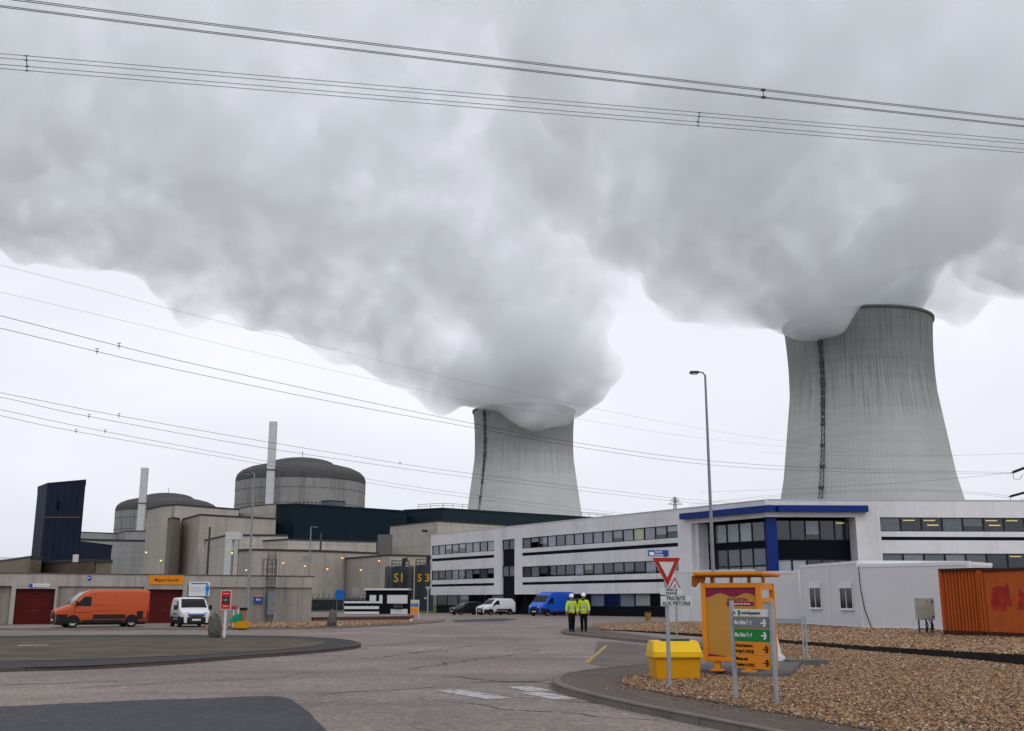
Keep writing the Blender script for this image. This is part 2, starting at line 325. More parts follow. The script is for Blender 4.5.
# ------------------------------------------------------------------ ground
def asphalt(name, c, grain=0.35, patchy=0.25, cracks=True, tracks=True):
    m, t, b = newmat(name); b.inputs['Roughness'].default_value = 0.85; b.inputs['Specular IOR Level'].default_value = 0.3
    tc = nd(t, 'ShaderNodeTexCoord')
    n = nd(t, 'ShaderNodeTexNoise', Scale=0.18, Detail=7.0, Roughness=0.6); t.links.new(tc.outputs['Object'], n.inputs['Vector'])
    base = ramp(t, n.outputs['Fac'], [(0.32, tuple(x * (1 - patchy) for x in c)), (0.68, tuple(x * (1 + patchy * 0.6) for x in c))])
    v = nd(t, 'ShaderNodeTexVoronoi', Scale=17.0); t.links.new(tc.outputs['Object'], v.inputs['Vector'])
    vg = nd(t, 'ShaderNodeSeparateColor'); t.links.new(v.outputs['Color'], vg.inputs[0])
    out = mixc(t, grain, base, ramp(t, vg.outputs[0], [(0.0, 0.2), (0.5, 0.45), (0.9, 0.62), (1.0, 1.0)]), 'OVERLAY')
    v2 = nd(t, 'ShaderNodeTexNoise', Scale=7.0, Detail=6.0, Roughness=0.75); t.links.new(tc.outputs['Object'], v2.inputs['Vector'])
    out = mixc(t, 0.45, out, ramp(t, v2.outputs['Fac'], [(0.32, 0.3), (0.68, 0.7)]), 'OVERLAY')
    if tracks:     # wide bands of polished / oily wear that follow the traffic
        mp = nd(t, 'ShaderNodeMapping'); mp.inputs['Scale'].default_value = (0.05, 0.42, 1); mp.inputs['Rotation'].default_value = (0, 0, R(-9)); t.links.new(tc.outputs['Object'], mp.inputs[0])
        k = nd(t, 'ShaderNodeTexNoise', Scale=1.6, Detail=5.0, Distortion=0.6); t.links.new(mp.outputs[0], k.inputs['Vector'])
        out = mixc(t, ramp(t, k.outputs['Fac'], [(0.52, 0.0), (0.68, 0.42)]), out, tuple(x * 0.42 for x in c))
    if cracks:
        d = nd(t, 'ShaderNodeTexNoise', Scale=0.9, Detail=5.0); t.links.new(tc.outputs['Object'], d.inputs['Vector'])
        ad = nd(t, 'ShaderNodeVectorMath', operation='MULTIPLY_ADD'); t.links.new(d.outputs['Color'], ad.inputs[0]); ad.inputs[1].default_value = (1.6, 1.6, 0); t.links.new(tc.outputs['Object'], ad.inputs[2])
        cv = nd(t, 'ShaderNodeTexVoronoi', Scale=0.16, feature='DISTANCE_TO_EDGE'); t.links.new(ad.outputs[0], cv.inputs['Vector'])
        ms = nd(t, 'ShaderNodeTexNoise', Scale=0.25, Detail=2.0); t.links.new(tc.outputs['Object'], ms.inputs['Vector'])
        f1 = ramp(t, cv.outputs['Distance'], [(0.0, 1.0), (0.012, 0.0)]); f2 = ramp(t, ms.outputs['Fac'], [(0.50, 0.0), (0.6, 0.5)])
        mm = nd(t, 'ShaderNodeMath', operation='MULTIPLY'); t.links.new(f1, mm.inputs[0]); t.links.new(f2, mm.inputs[1])
        out = mixc(t, mm.outputs[0], out, (0.02, 0.018, 0.017))
    bp = nd(t, 'ShaderNodeBump', Strength=0.5, Distance=0.01); t.links.new(v.outputs['Distance'], bp.inputs['Height']); t.links.new(bp.outputs[0], b.inputs['Normal'])
    t.links.new(out, b.inputs['Base Color']); return m
M_road = asphalt('worn pink grey asphalt', (0.212, 0.174, 0.154), 0.5, 0.32)
M_newasph = asphalt('newer dark asphalt', (0.044, 0.046, 0.050), 0.5, 0.3, False, False)
M_path = asphalt('footpath asphalt', (0.094, 0.072, 0.058), 0.4, 0.35, True, False)
M_band = asphalt('dark edging asphalt', (0.028, 0.026, 0.028), 0.2, 0.2, False, False)
M_kerb = concrete('kerb concrete', (0.155, 0.135, 0.12), 0.5)
M_kerbd = concrete('dirty kerb concrete', (0.075, 0.06, 0.052), 0.6)
def grass_mat(name, a, b_, c3):
    m, t, b = newmat(name); b.inputs['Roughness'].default_value = 0.95; b.inputs['Specular IOR Level'].default_value = 0.1
    tc = nd(t, 'ShaderNodeTexCoord'); n = nd(t, 'ShaderNodeTexNoise', Scale=0.5, Detail=8.0, Roughness=0.7); t.links.new(tc.outputs['Object'], n.inputs['Vector'])
    o = ramp(t, n.outputs['Fac'], [(0.35, a), (0.5, b_), (0.68, c3)])
    n2 = nd(t, 'ShaderNodeTexNoise', Scale=22.0, Detail=5.0, Roughness=0.8); t.links.new(tc.outputs['Object'], n2.inputs['Vector'])
    o = mixc(t, 0.7, o, ramp(t, n2.outputs['Fac'], [(0.3, 0.2), (0.7, 0.85)]), 'OVERLAY'); t.links.new(o, b.inputs['Base Color']); return m
M_field = grass_mat('field grass', (0.045, 0.06, 0.025), (0.06, 0.075, 0.03), (0.08, 0.08, 0.045))
M_island = grass_mat('worn mossy turf', (0.060, 0.054, 0.034), (0.085, 0.074, 0.052), (0.120, 0.098, 0.076))
def sheet(name, pts, m, z, kind='structure'):
    b = MB(); b.add([(p[0], p[1], z) for p in pts], [tuple(range(len(pts)))]); me_o = b.build(name, m)
    if me_o.data.polygons[0].normal.z < 0: me_o.data.flip_normals()
    return tag(me_o, kind=kind)
sheet('ground', [(-6000, -300), (6000, -300), (6000, 9000), (-6000, 9000)], M_field, -0.02)
sheet('road', [(-140, -40), (180, -40), (180, 135), (95, 119), (-20, 152), (-140, 152)], M_road, 0.0)

def smooth(pts, n=6, closed=False):
    P = [Vector((p[0], p[1])) for p in pts]; out = []; m = len(P)
    for i in range(m if closed else m - 1):
        p0, p1, p2, p3 = (P[(i - 1) % m], P[i], P[(i + 1) % m], P[(i + 2) % m]) if closed else (P[max(i - 1, 0)], P[i], P[i + 1], P[min(i + 2, m - 1)])
        for k in range(n):
            s = k / n; out.append(0.5 * ((2 * p1) + (p2 - p0) * s + (2 * p0 - 5 * p1 + 4 * p2 - p3) * s * s + (3 * p1 - p0 - 3 * p2 + p3) * s ** 3))
    if not closed: out.append(P[-1])
    return out
def gp(l, z=0.0): return [on_z(x, y, z).xy for x, y in l]
def kerb(name, pts, wd, h, m, side=1, z0=0.0):
    """kerbstones: a chamfered strip inside (left of) the line, with open joints every metre"""
    b = MB(); pts = [Vector(p) for p in pts]; cum = [0]
    for i in range(len(pts) - 1): cum.append(cum[-1] + (pts[i + 1] - pts[i]).length)
    def P(s):
        for i in range(len(pts) - 1):
            if s <= cum[i + 1] or i == len(pts) - 2:
                k = (s - cum[i]) / max(1e-6, cum[i + 1] - cum[i]); d = (pts[i + 1] - pts[i]).normalized(); return pts[i].lerp(pts[i + 1], k), Vector((-d.y, d.x)) * side
    s = 0.0; total = cum[-1]; rnd = random.Random(4)
    while s < total:
        e = min(s + 1.0, total); a, na = P(s + 0.008); c, nc = P(e - 0.008); hh = h + rnd.uniform(-0.006, 0.006)
        sec = [(0, 0), (0.012, hh - 0.03), (0.035, hh), (wd, hh), (wd, 0)]
        vs = [(p.x + n_.x * u, p.y + n_.y * u, z0 + v) for (p, n_) in ((a, na), (c, nc)) for (u, v) in sec]
        b.add(vs, [(0, 1, 6, 5), (1, 2, 7, 6), (2, 3, 8, 7), (3, 4, 9, 8), (0, 4, 3, 2, 1), (5, 6, 7, 8, 9)]); s = e
    return tag(b.build(name, m), kind='structure')

# newer asphalt patch in the foreground
sheet('road_patch', gp([(-60, 709), (0, 706.5), (30, 705.6), (62, 703.6), (95, 702.6), (140, 700.2), (175, 699.3), (210, 698.3), (245, 696.6), (270, 696.2), (282, 696.9), (291, 699.5), (299, 704.8), (309, 712), (316, 720.5), (328, 732), (340, 745), (-60, 800)]), M_newasph, 0.004)
sheet('road_patch', gp([(452, 620.3), (500, 618.3), (520, 618.8), (505, 621.5), (455, 622.2)]), M_newasph, 0.004)
# turf island on the left with its dark edging and kerb
isl = gp([(-260, 679), (-120, 676), (0, 672), (80, 670), (160, 665.5), (230, 660), (300, 654.8), (345, 650.3), (361, 647), (352, 643), (320, 640), (270, 638.2), (200, 637.4), (100, 637.6), (0, 638.3), (-120, 639), (-260, 640)])
isl_s = smooth(isl, 5, True)
kerb('kerb', isl_s[5:-5], 0.16, 0.11, M_kerbd, 1)
sheet('island_edging', isl_s, M_band, 0.096)
turf = gp([(-260, 666), (-120, 663.5), (0, 661), (80, 659.5), (160, 656.5), (230, 653), (290, 648.5), (318, 645), (324, 642.6), (318, 640.5), (270, 638.6), (200, 637.9), (100, 638.1), (0, 638.8), (-120, 639.5), (-260, 640.5)], 0.1)
sheet('island_turf', smooth(turf, 5, True), M_island, 0.104)
# kerbed footpath in the right foreground
tip = gp([(640, 668.5), (600, 672.5), (566, 677.5), (556, 681), (551.5, 686), (558, 692), (593, 702.3), (650, 715.5), (710, 728), (800, 747), (1000, 790)])
tip_s = smooth(tip, 5)
kerb('kerb', tip_s, 0.17, 0.125, M_kerb, 1)
edge_px = [(690, 671.5), (646, 673.2), (630, 675.6), (622, 679), (625, 683.5), (637, 688), (677, 696), (733, 705.5), (794, 716), (900, 735), (1100, 775)]
edge = smooth([on_z(x, y, 0.12).xy for x, y in edge_px], 5)
sheet('footpath', list(tip_s) + list(reversed(edge)), M_path, 0.108)
kerb('gravel_edging', edge, 0.06, 0.135, M_kerbd, -1 if False else 1)
# far kerbed strip where the two people walk
far = gp([(600, 627.4), (575, 629.3), (562, 631.8), (566, 634.8), (598, 638.3), (650, 643.6), (700, 650), (745, 655)])
far_s = smooth(far, 5); kerb('kerb', far_s, 0.16, 0.11, M_kerb, 1)
sheet('footpath', list(far_s) + [p for p in gp([(745, 652), (700, 645), (640, 637), (600, 632)])], M_path, 0.098)
# parking bay surface and painted lines
sheet('parking_bay', gp([(598, 641), (650, 646), (698, 652.5), (704, 668), (646, 667), (610, 668.5), (590, 664)]), asphalt('bay asphalt', (0.11, 0.09, 0.078), 0.4, 0.3, True, False), 0.004)
def paint(name, c, wear):
    m, t, b = newmat(name); b.inputs['Roughness'].default_value = 0.7
    tc = nd(t, 'ShaderNodeTexCoord'); n = nd(t, 'ShaderNodeTexNoise', Scale=5.0, Detail=7.0, Roughness=0.75); t.links.new(tc.outputs['Object'], n.inputs['Vector'])
    b.inputs['Base Color'].default_value = c + (1,)
    tr = nd(t, 'ShaderNodeBsdfTransparent'); mx = nd(t, 'ShaderNodeMixShader'); t.links.new(ramp(t, n.outputs['Fac'], [(wear - 0.1, 1.0), (wear + 0.12, 0.0)]), mx.inputs[0])
    o = t.nodes['Material Output']; t.links.new(b.outputs[0], mx.inputs[1]); t.links.new(tr.outputs[0], mx.inputs[2]); t.links.new(mx.outputs[0], o.inputs['Surface']); return m
M_yel = paint('worn yellow paint', (0.45, 0.31, 0.06), 0.46); M_wht = paint('worn white paint', (0.46, 0.44, 0.42), 0.44); M_wht2 = paint('rubbed out white paint', (0.32, 0.29, 0.27), 0.56)
def stripe(name, a, b_, wpx, m, z=0.009):
    a = on_z(*a, z); b_ = on_z(*b_, z); d = (b_ - a).normalized(); n = Vector((-d.y, d.x, 0)) * (wpx / 2)
    sheet(name, [(a + n).xy, (b_ + n).xy, (b_ - n).xy, (a - n).xy], m, z)
stripe('road_marking', (586.5, 662.5), (606.5, 645.5), 0.13, M_yel); stripe('road_marking', (590, 662.3), (640, 665), 0.10, M_yel)
for a, b_, wd, m in (((447, 690), (500, 698.5), .5, M_wht), ((424, 695), (468, 702), .45, M_wht2), ((519, 686.5), (540, 691), .5, M_wht), ((530, 692), (566, 699), .45, M_wht), ((352, 697), (385, 703.5), .5, M_wht2), ((310, 699), (330, 702), .5, M_wht2), ((478, 688.8), (530, 697.5), .4, M_wht2), ((392, 689), (470, 687), .22, M_wht2)):
    stripe('road_marking', a, b_, wd, m)
for a, b_ in (((395, 628.4), (437, 627.8)), ((470, 629), (490, 629))): stripe('road_marking', a, b_, .3, M_wht)
stripe('road_marking', (18, 645.4), (49, 644.9), .5, M_wht, 0.112)
stripe('road_marking', (600, 704.5), (740, 737), 0.18, M_wht2)
stripe('road_marking', (470, 612.9), (700, 616.2), 0.25, M_wht)

# cracks and tar seams in the old surface
def crack(a, b_, wd, seed, m):
    rr = random.Random(seed); a, b_ = G(*a).xy, G(*b_).xy; n = max(6, int((b_ - a).length / .35)); d = (b_ - a).normalized(); nn = Vector((-d.y, d.x)); off = 0; L_, R_ = [], []
    for k in range(n + 1):
        off = off * .85 + rr.gauss(0, .12); p = a.lerp(b_, k / n) + nn * off; w_ = wd * rr.uniform(.3, 1.2) * (1 if 0 < k < n else .1); L_.append(p + nn * w_); R_.append(p - nn * w_)
    b = MB(); b.add([(p.x, p.y, .0035) for p in L_ + R_], [(k, n + 1 + k, n + 2 + k, k + 1) for k in range(n)]); tag(b.build('road_crack', m), kind='structure')
M_tar = mat('tarred crack', (0.035, 0.03, 0.028), .8, var=.3)
for i, (a, b_, wd) in enumerate((((398, 669), (520, 655), .045), ((520, 655), (545, 650), .03), ((430, 676), (560, 684), .05), ((470, 683), (552, 681.5), .09), ((300, 696), (470, 686), .035), ((0, 684), (130, 680), .05), ((60, 689), (170, 683), .03), ((330, 648), (440, 641), .06), ((420, 654), (470, 649), .06), ((560, 700), (760, 722), .03), ((350, 660), (520, 640), .04), ((205, 681), (330, 672), .03), ((440, 700), (640, 724), .025), ((400, 634), (470, 632.5), .08), ((480, 637), (540, 640), .07), ((690, 700), (860, 726), .02))): crack(a, b_, wd, i, M_tar)

# gravel: bed sheets plus real stones
def stone_mat():
    m, t, b = newmat('gravel stones'); b.inputs['Roughness'].default_value = 0.75
    g = nd(t, 'ShaderNodeNewGeometry')
    o = ramp(t, g.outputs['Random Per Island'], [(0.0, (0.042, 0.020, 0.011)), (0.22, (0.12, 0.060, 0.028)), (0.45, (0.21, 0.112, 0.05)), (0.66, (0.29, 0.165, 0.075)), (0.84, (0.31, 0.19, 0.095)), (0.95, (0.38, 0.28, 0.17)), (1.0, (0.50, 0.43, 0.34))])
    t.links.new(o, b.inputs['Base Color']); return m
def bed_mat():
    m, t, b = newmat('gravel bed'); b.inputs['Roughness'].default_value = 0.9
    tc = nd(t, 'ShaderNodeTexCoord'); v = nd(t, 'ShaderNodeTexVoronoi', Scale=14.0); t.links.new(tc.outputs['Object'], v.inputs['Vector'])
    s = nd(t, 'ShaderNodeSeparateColor'); t.links.new(v.outputs['Color'], s.inputs[0])
    o = ramp(t, s.outputs[0], [(0.0, (0.035, 0.018, 0.010)), (0.4, (0.12, 0.065, 0.03)), (0.75, (0.21, 0.12, 0.055)), (1.0, (0.36, 0.26, 0.15))]); t.links.new(o, b.inputs['Base Color'])
    bp = nd(t, 'ShaderNodeBump', Strength=1.0, Distance=0.03, invert=True); t.links.new(v.outputs['Distance'], bp.inputs['Height']); t.links.new(bp.outputs[0], b.inputs['Normal']); return m
M_stone, M_bed = stone_mat(), bed_mat()
def inpoly(P, poly):
    x, y = P[:, 0], P[:, 1]; ins = np.zeros(len(P), bool); n = len(poly)
    for i in range(n):
        x0, y0 = poly[i]; x1, y1 = poly[(i + 1) % n]
        c = ((y0 > y) != (y1 > y)); ins ^= c & (x < (x1 - x0) * (y - y0) / ((y1 - y0) if y1 != y0 else 1e-9) + x0)
    return ins
octv = np.array([(1, 0, 0), (-1, 0, 0), (0, 1, 0), (0, -1, 0), (0, 0, 1), (.6, .6, .5), (-.6, .6, .5), (.6, -.6, .5), (-.6, -.6, .5), (0, 0, -1)], float)
octf = [(0, 5, 7), (5, 4, 7), (7, 4, 8), (4, 6, 8), (5, 6, 4), (5, 2, 6), (7, 8, 3), (6, 1, 8), (0, 2, 5), (0, 7, 3), (1, 6, 2), (1, 3, 8), (0, 9, 2), (2, 9, 1), (1, 9, 3), (3, 9, 0)]
octf = np.array(octf)
def stones(pos, size, parent_mat):
    n = len(pos); V = np.empty((n, len(octv), 3)); ang = np.random.rand(n) * 6.283; sc = size[:, None] * (0.6 + 0.8 * np.random.rand(n, 3)); sc[:, 2] *= 0.7
    P = octv[None] * sc[:, None, :] * (1 + 0.25 * (np.random.rand(n, len(octv), 3) - 0.5))
    c, s = np.cos(ang)[:, None], np.sin(ang)[:, None]; tl = (np.random.rand(n, 1) - .5) * 1.0
    V[..., 0] = P[..., 0] * c - P[..., 1] * s; V[..., 1] = P[..., 0] * s + P[..., 1] * c; V[..., 2] = P[..., 2] + V[..., 0] * tl
    V += pos[:, None, :]; F_ = (octf[None] + (np.arange(n) * len(octv))[:, None, None]).reshape(-1, 3)
    me = bpy.data.meshes.new('gravel'); me.vertices.add(n * len(octv)); me.vertices.foreach_set('co', V.reshape(-1))
    me.loops.add(F_.size); me.loops.foreach_set('vertex_index', F_.reshape(-1).astype(np.int32)); me.polygons.add(len(F_))
    me.polygons.foreach_set('loop_start', np.arange(0, F_.size, 3, dtype=np.int32)); me.polygons.foreach_set('loop_total', np.full(len(F_), 3, dtype=np.int32)); me.update(calc_edges=True)
    return me
def gravel_field(poly, z, dens, size, avoid=()):
    """dens(Y) stones per square metre"""
    P = np.array([(p[0], p[1]) for p in poly]); lo, hi = P.min(0), P.max(0); out = []
    ymax = min(hi[1], 75); 
    for y0 in np.arange(lo[1], ymax, 2.0):
        a = (hi[0] - lo[0]) * 2.0; n = int(a * dens(y0 + 1)); q = np.random.rand(n, 2) * [hi[0] - lo[0], 2.0] + [lo[0], y0]
        q = q[inpoly(q, P)]; q = q[(np.abs(q[:, 0] / np.maximum(q[:, 1], 1)) < 0.56)]
        out.append(q)
    q = np.concatenate(out); sz = size * (0.55 + 0.9 * np.random.rand(len(q)) ** 2) * (1 + np.maximum(0, q[:, 1] - 25) / 60)
    return np.column_stack([q, np.full(len(q), z) + sz * 0.1 * np.random.rand(len(q))]), sz
fpoly = [p.xy if hasattr(p, 'xy') else p for p in edge] + [Vector(on_z(*p, 0.1).xy) for p in [(1300, 780), (1300, 690), (1150, 678.5), (1024, 666), (940, 657.8), (856, 650.8), (780, 643.5), (745, 640.5), (712, 648), (702, 671)]]
sheet('gravel_bed', fpoly, M_bed, 0.11, 'structure')
pos1, sz1 = gravel_field(fpoly, 0.118, lambda Y: 560 if Y < 22 else max(110, 560 * (22 / Y) ** 2), 0.023)
rs_ = np.random.RandomState(3); ex = []
for _ in range(420):      # loose stones spilt over the edging
    p = edge[rs_.randint(len(edge))]; q = Vector((p.x + rs_.randn() * .25, p.y - abs(rs_.randn()) * .35)); ex.append((q.x, q.y, .112))
pos1 = np.vstack([pos1, np.array(ex)]); sz1 = np.concatenate([sz1, .010 + .010 * rs_.rand(len(ex))])
go = mkobj('gravel', stones(pos1, sz1, None), M_stone); tag(go, kind='stuff', label='coarse brown gravel between the footpath and the low dark wall')
# raised gravel behind the low dark wall, rising to the cabins
front_px = [(592, 629.6, 0.0), (640, 632.2, 0.06), (705, 637, .10), (780, 643, .12), (856, 651, .16), (940, 658, .2), (1024, 665, .24), (1300, 692, .26)]
FR = [(on_z(x, y, 0.0), z) for x, y, z in front_px]
back_px = [(592, 627, 0.0), (640, 624.6, 0.25), (690, 622, .4), (786, 624, .42), (863, 627.6, .42), (940, 630.5, .42), (1024, 634, .44), (1300, 640, .44)]
BK = [on_z(x, y, z) for x, y, z in back_px]
b = MB(); vs = []
ROWS = 8
for i, ((p, z), q) in enumerate(zip(FR, BK)):
    for k in range(ROWS + 1):
        s = k / ROWS; v = Vector((p.x, p.y + 0.12, z)).lerp(q, s); v.z = z + (q.z - z) * s ** 0.8; vs.append(v)
    # beyond the cabins: carry on level
    vs.append(Vector((q.x * 1.12, q.y + 9, q.z)))
K = ROWS + 2
b.add(vs, [(i * K + k, (i + 1) * K + k, (i + 1) * K + k + 1, i * K + k + 1) for i in range(len(FR) - 1) for k in range(K - 1)])
tag(b.build('gravel_bank', M_bed, None, True), kind='structure')
ps = []; 
for i in range(len(FR) - 1):
    A0, A1, B0, B1 = vs[i * K], vs[(i + 1) * K], vs[i * K + ROWS], vs[(i + 1) * K + ROWS]
    area = ((A1 - A0).length + (B1 - B0).length) / 2 * ((B0 - A0).length + (B1 - A1).length) / 2
    n = int(min(area * 95, 16000)); q = np.random.rand(n, 2)
    for u, v in q:
        k = min(int(v * ROWS), ROWS - 1); f = v * ROWS - k
        c0 = vs[i * K + k].lerp(vs[i * K + k + 1], f); c1 = vs[(i + 1) * K + k].lerp(vs[(i + 1) * K + k + 1], f); w_ = c0.lerp(c1, u); ps.append((w_.x, w_.y, w_.z + 0.008))
ps = np.array(ps); ps = ps[np.abs(ps[:, 0] / ps[:, 1]) < 0.56]
go = mkobj('gravel', stones(ps, 0.045 * (0.5 + np.random.rand(len(ps))), None), M_stone); tag(go, kind='stuff', label='coarse brown gravel sloping up to the white cabins')
b = MB()
for i in range(len(FR) - 1):
    (p, z), (q, z2) = FR[i], FR[i + 1]; z += .02; z2 += .02
    b.add([(p.x, p.y, 0), (q.x, q.y, 0), (q.x, q.y, z2), (p.x, p.y, z), (p.x, p.y + .14, 0), (q.x, q.y + .14, 0), (q.x, q.y + .14, z2), (p.x, p.y + .14, z)], [(0, 1, 2, 3), (3, 2, 6, 7), (5, 4, 7, 6)])
tag(b.build('retaining_wall', mat('tarred timber', (0.016, 0.013, 0.012), 0.8, var=0.4, vs=2)), 'low black timber retaining wall running along the gravel bank', 'retaining wall')
# gravel strip and kerb in front of the garage block
gpoly = gp([(205, 629.2), (300, 628.8), (355, 627.2), (425, 623.2), (436, 621.5), (400, 620.6), (330, 621.6), (311, 622.6), (205, 626)])
sheet('gravel_bed', gpoly, M_bed, 0.09)
pos, sz = gravel_field(gpoly, 0.1, lambda Y: 60, 0.038); pos[:, 2] += 0.0
go = mkobj('gravel', stones(pos, sz, None), M_stone); tag(go, kind='stuff', label='strip of gravel in front of the concrete garage block')
kerb('kerb', smooth(gp([(-200, 630.5), (60, 630.2), (205, 630), (300, 629.4), (355, 627.8), (425, 623.8), (445, 621.2)]), 4), 0.16, 0.12, M_kerb, 1)
b = MB(); a, c = G(312, 620.6), G(412, 619.4); b.bar((a.x, a.y, .14), (c.x, c.y, .14), .25, .28); tag(b.build('low_kerb_wall', mat('rusty brown edging', (0.09, 0.04, 0.03), 0.9)), kind='structure')
sheet('grass_strip', gp([(388, 613.4), (524, 612.6), (530, 611.2), (388, 612)]), grass_mat('verge grass', (0.035, 0.07, 0.015), (0.05, 0.09, 0.02), (0.07, 0.1, 0.03)), 0.01)
sheet('grass_strip', gp([(590, 615.2), (690, 617.6), (700, 615.8), (600, 613.6)]), bpy.data.materials['verge grass'], 0.01)

# ------------------------------------------------------------------ power station blocks
M_conc = concrete('pale station concrete', (0.43, 0.395, 0.35), 0.28, (7.0, 5.2, 0.12), 3.0)
M_conc2 = concrete('warm station concrete', (0.37, 0.33, 0.29), 0.3, (9.0, 40.0, 0.15), 3.0)
M_concg = concrete('grey station concrete', (0.30, 0.30, 0.30), 0.3, (0, 2.6, 0.12), 3.0)
M_edge = mat('dark roof edge', (0.045, 0.045, 0.045), 0.8)
def clad(name, c, rib=0.3, var=0.1):
    m, t, b = newmat(name); b.inputs['Roughness'].default_value = 0.6; b.inputs['Specular IOR Level'].default_value = 0.12
    tc = nd(t, 'ShaderNodeTexCoord'); n = nd(t, 'ShaderNodeTexNoise', Scale=0.3, Detail=6.0); t.links.new(tc.outputs['Object'], n.inputs['Vector'])
    t.links.new(ramp(t, n.outputs['Fac'], [(0.3, tuple(x * (1 - var) for x in c)), (0.7, tuple(x * (1 + var) for x in c))]), b.inputs['Base Color'])
    w_ = nd(t, 'ShaderNodeTexWave', Scale=1.0 / rib, Detail=0.0); w_.bands_direction = 'DIAGONAL'
    mp = nd(t, 'ShaderNodeMapping'); mp.inputs['Scale'].default_value = (1, 1, 0.0); t.links.new(tc.outputs['Object'], mp.inputs[0]); t.links.new(mp.outputs[0], w_.inputs['Vector'])
    bp = nd(t, 'ShaderNodeBump', Strength=0.6, Distance=0.05); t.links.new(w_.outputs['Fac'], bp.inputs['Height']); t.links.new(bp.outputs[0], b.inputs['Normal']); return m
M_navy = clad('navy ribbed cladding', (0.004, 0.010, 0.030), 0.8, 0.2); M_hall = clad('dark blue green ribbed cladding', (0.005, 0.014, 0.024), 0.8, 0.2); M_teal = clad('dark teal ribbed cladding', (0.013, 0.026, 0.034), 0.8)
M_pier = concrete('brown stained pier concrete', (0.21, 0.17, 0.14), 0.6, None, 2.0)
def block(name, label, cat, roof_px, H, depth, m, z0=0.0, cap=0.5, lip=0.25, group=None, extra=None, mcap=None):
    """a building from the corners of its front roof line (left to right) at height H"""
    front = [on_z(x, y, H) for x, y in roof_px]; root = empty(name, (front[0].x, front[0].y, 0), 0, label, cat, group)
    c = front[0]; loc = [Vector((p.x - c.x, p.y - c.y)) for p in front]
    back = [p + Vector((p.x + c.x, p.y + c.y)).normalized() * depth for p in reversed(loc)]
    b = MB(); b.prism([(p.x, p.y) for p in loc + back], z0, H - cap * 0.5); b.build('wall', m, root)
    b = MB()
    cen = sum((p for p in loc + back), Vector((0, 0))) / len(loc + back)
    poly = [p + (p - cen).normalized() * lip for p in loc + back]
    b.prism([(p.x, p.y) for p in poly], H - cap, H); b.build('roof', mcap or M_edge, root)
    return root, [Vector((p.x, p.y, 0)) for p in loc]
def reactor(px, Y, label, H0):
    c = at(px, 500, Y); root = empty('reactor_building', (c.x, c.y, 0), 0, label, 'reactor building', 'reactor buildings')
    r = 26.3
    m = concrete('reactor concrete', (0.23, 0.225, 0.215), 0.85, None, 4.0)
    b = MB(); b.lathe([(r, 0), (r, H0 - 1.2), (r - .3, H0 - .9)], 96); b.build('wall', m, root, True)
    mr = concrete('dark weathered dome', (0.085, 0.084, 0.085), 0.75, None, 4.0)
    b = MB(); b.lathe([(r + .05, H0 - 2.2), (r + .05, H0 - .6), (r - .5, H0 + 1.0), (r - 2.0, H0 + 2.5), (r - 5, H0 + 3.9), (r - 9, H0 + 4.9), (r * .5, H0 + 5.5)], 96); b.build('roof_shoulder', mr, root, True)
    b = MB(); b.lathe([(r * .53, H0 + 5.0)] + [(r * .52 * math.cos(a), H0 + 5.2 + 3.4 * math.sin(a)) for a in np.linspace(0.1, 1.57, 12)], 96); b.build('dome', mr, root, True)
    b = MB()
    for k in range(48):
        a = 2 * math.pi * k / 48; b.box(-.06, .06, -.06, .06, H0 - 6, H0 - 1.2, Matrix.Translation((r * math.cos(a), r * math.sin(a), 0)))
    for z in (H0 - 12, H0 - 6): b.lathe([(r + .02, z), (r + .1, z + .1), (r + .1, z + .4), (r + .02, z + .6)], 96)
    b.build('wall_ribs', m, root)
    b = MB(); b.tube([(0, 0, H0 + 8.4), (0, 0, H0 + 11.5)], .12, 6); b.build('lightning_rod', M_darksteel, root)
    return root
reactor(300.5, 434, 'nearer grey reactor building with a dark dome, behind the tall pale chimney', 50.5)
reactor(168, 570, 'farther reactor building showing its low dark dome at the left', 49.5)
M_stack = mat('pale panel cladding', (0.52, 0.53, 0.54), 0.5, var=0.08, vs=1.0)
def stack(pt, pb, Y, wpx, label, Hb):
    a = at(*pb, Y); t_ = at(*pt, Y); wd = wpx * Y / F; root = empty('ventilation_stack', (a.x, a.y, 0), R(8), label, 'chimney', 'pale square ventilation stacks')
    b = MB(); b.box(-wd / 2, wd / 2, -wd / 2, wd / 2, 0, t_.z)
    for z in np.arange(Hb, t_.z, 4.2): b.box(-wd / 2 - .05, wd / 2 + .05, -wd / 2 - .05, wd / 2 + .05, z, z + .18)
    b.build('shaft', M_stack, root)
    b = MB(); z = a.z + (t_.z - a.z) * .5
    b.box(-wd / 2 - .35, wd / 2 + .35, -wd / 2 - .35, wd / 2 + .35, z, z + .35)
    b.build('collar', M_darksteel, root)
stack((276.5, 422), (268.5, 520), 395, 7.6, 'taller pale square stack in front of the nearer reactor building', 20)
stack((145.5, 468), (139.5, 540), 500, 6.4, 'shorter pale square stack in front of the farther reactor building', 20)

# left reactor block
block('auxiliary_building', 'grey banded concrete building below the farther reactor dome', 'power station building', [(78, 531.4), (117, 533), (126, 530.8), (150, 530.2)], 30, 30, M_concg, cap=0.4)
block('auxiliary_building', 'lower grey block with ledges right behind the navy annex', 'power station building', [(70, 538), (100, 539), (150, 540)], 26, 14, M_concg, cap=0.8)
b = MB()
p0 = at(139, 530, 470); b.box(0, 6, 0, 5, 0, 28.5, Matrix.Translation((p0.x, p0.y, 0))); tag(b.build('lift_shaft', M_navy), 'narrow navy clad shaft beside the shorter pale stack', 'lift shaft')
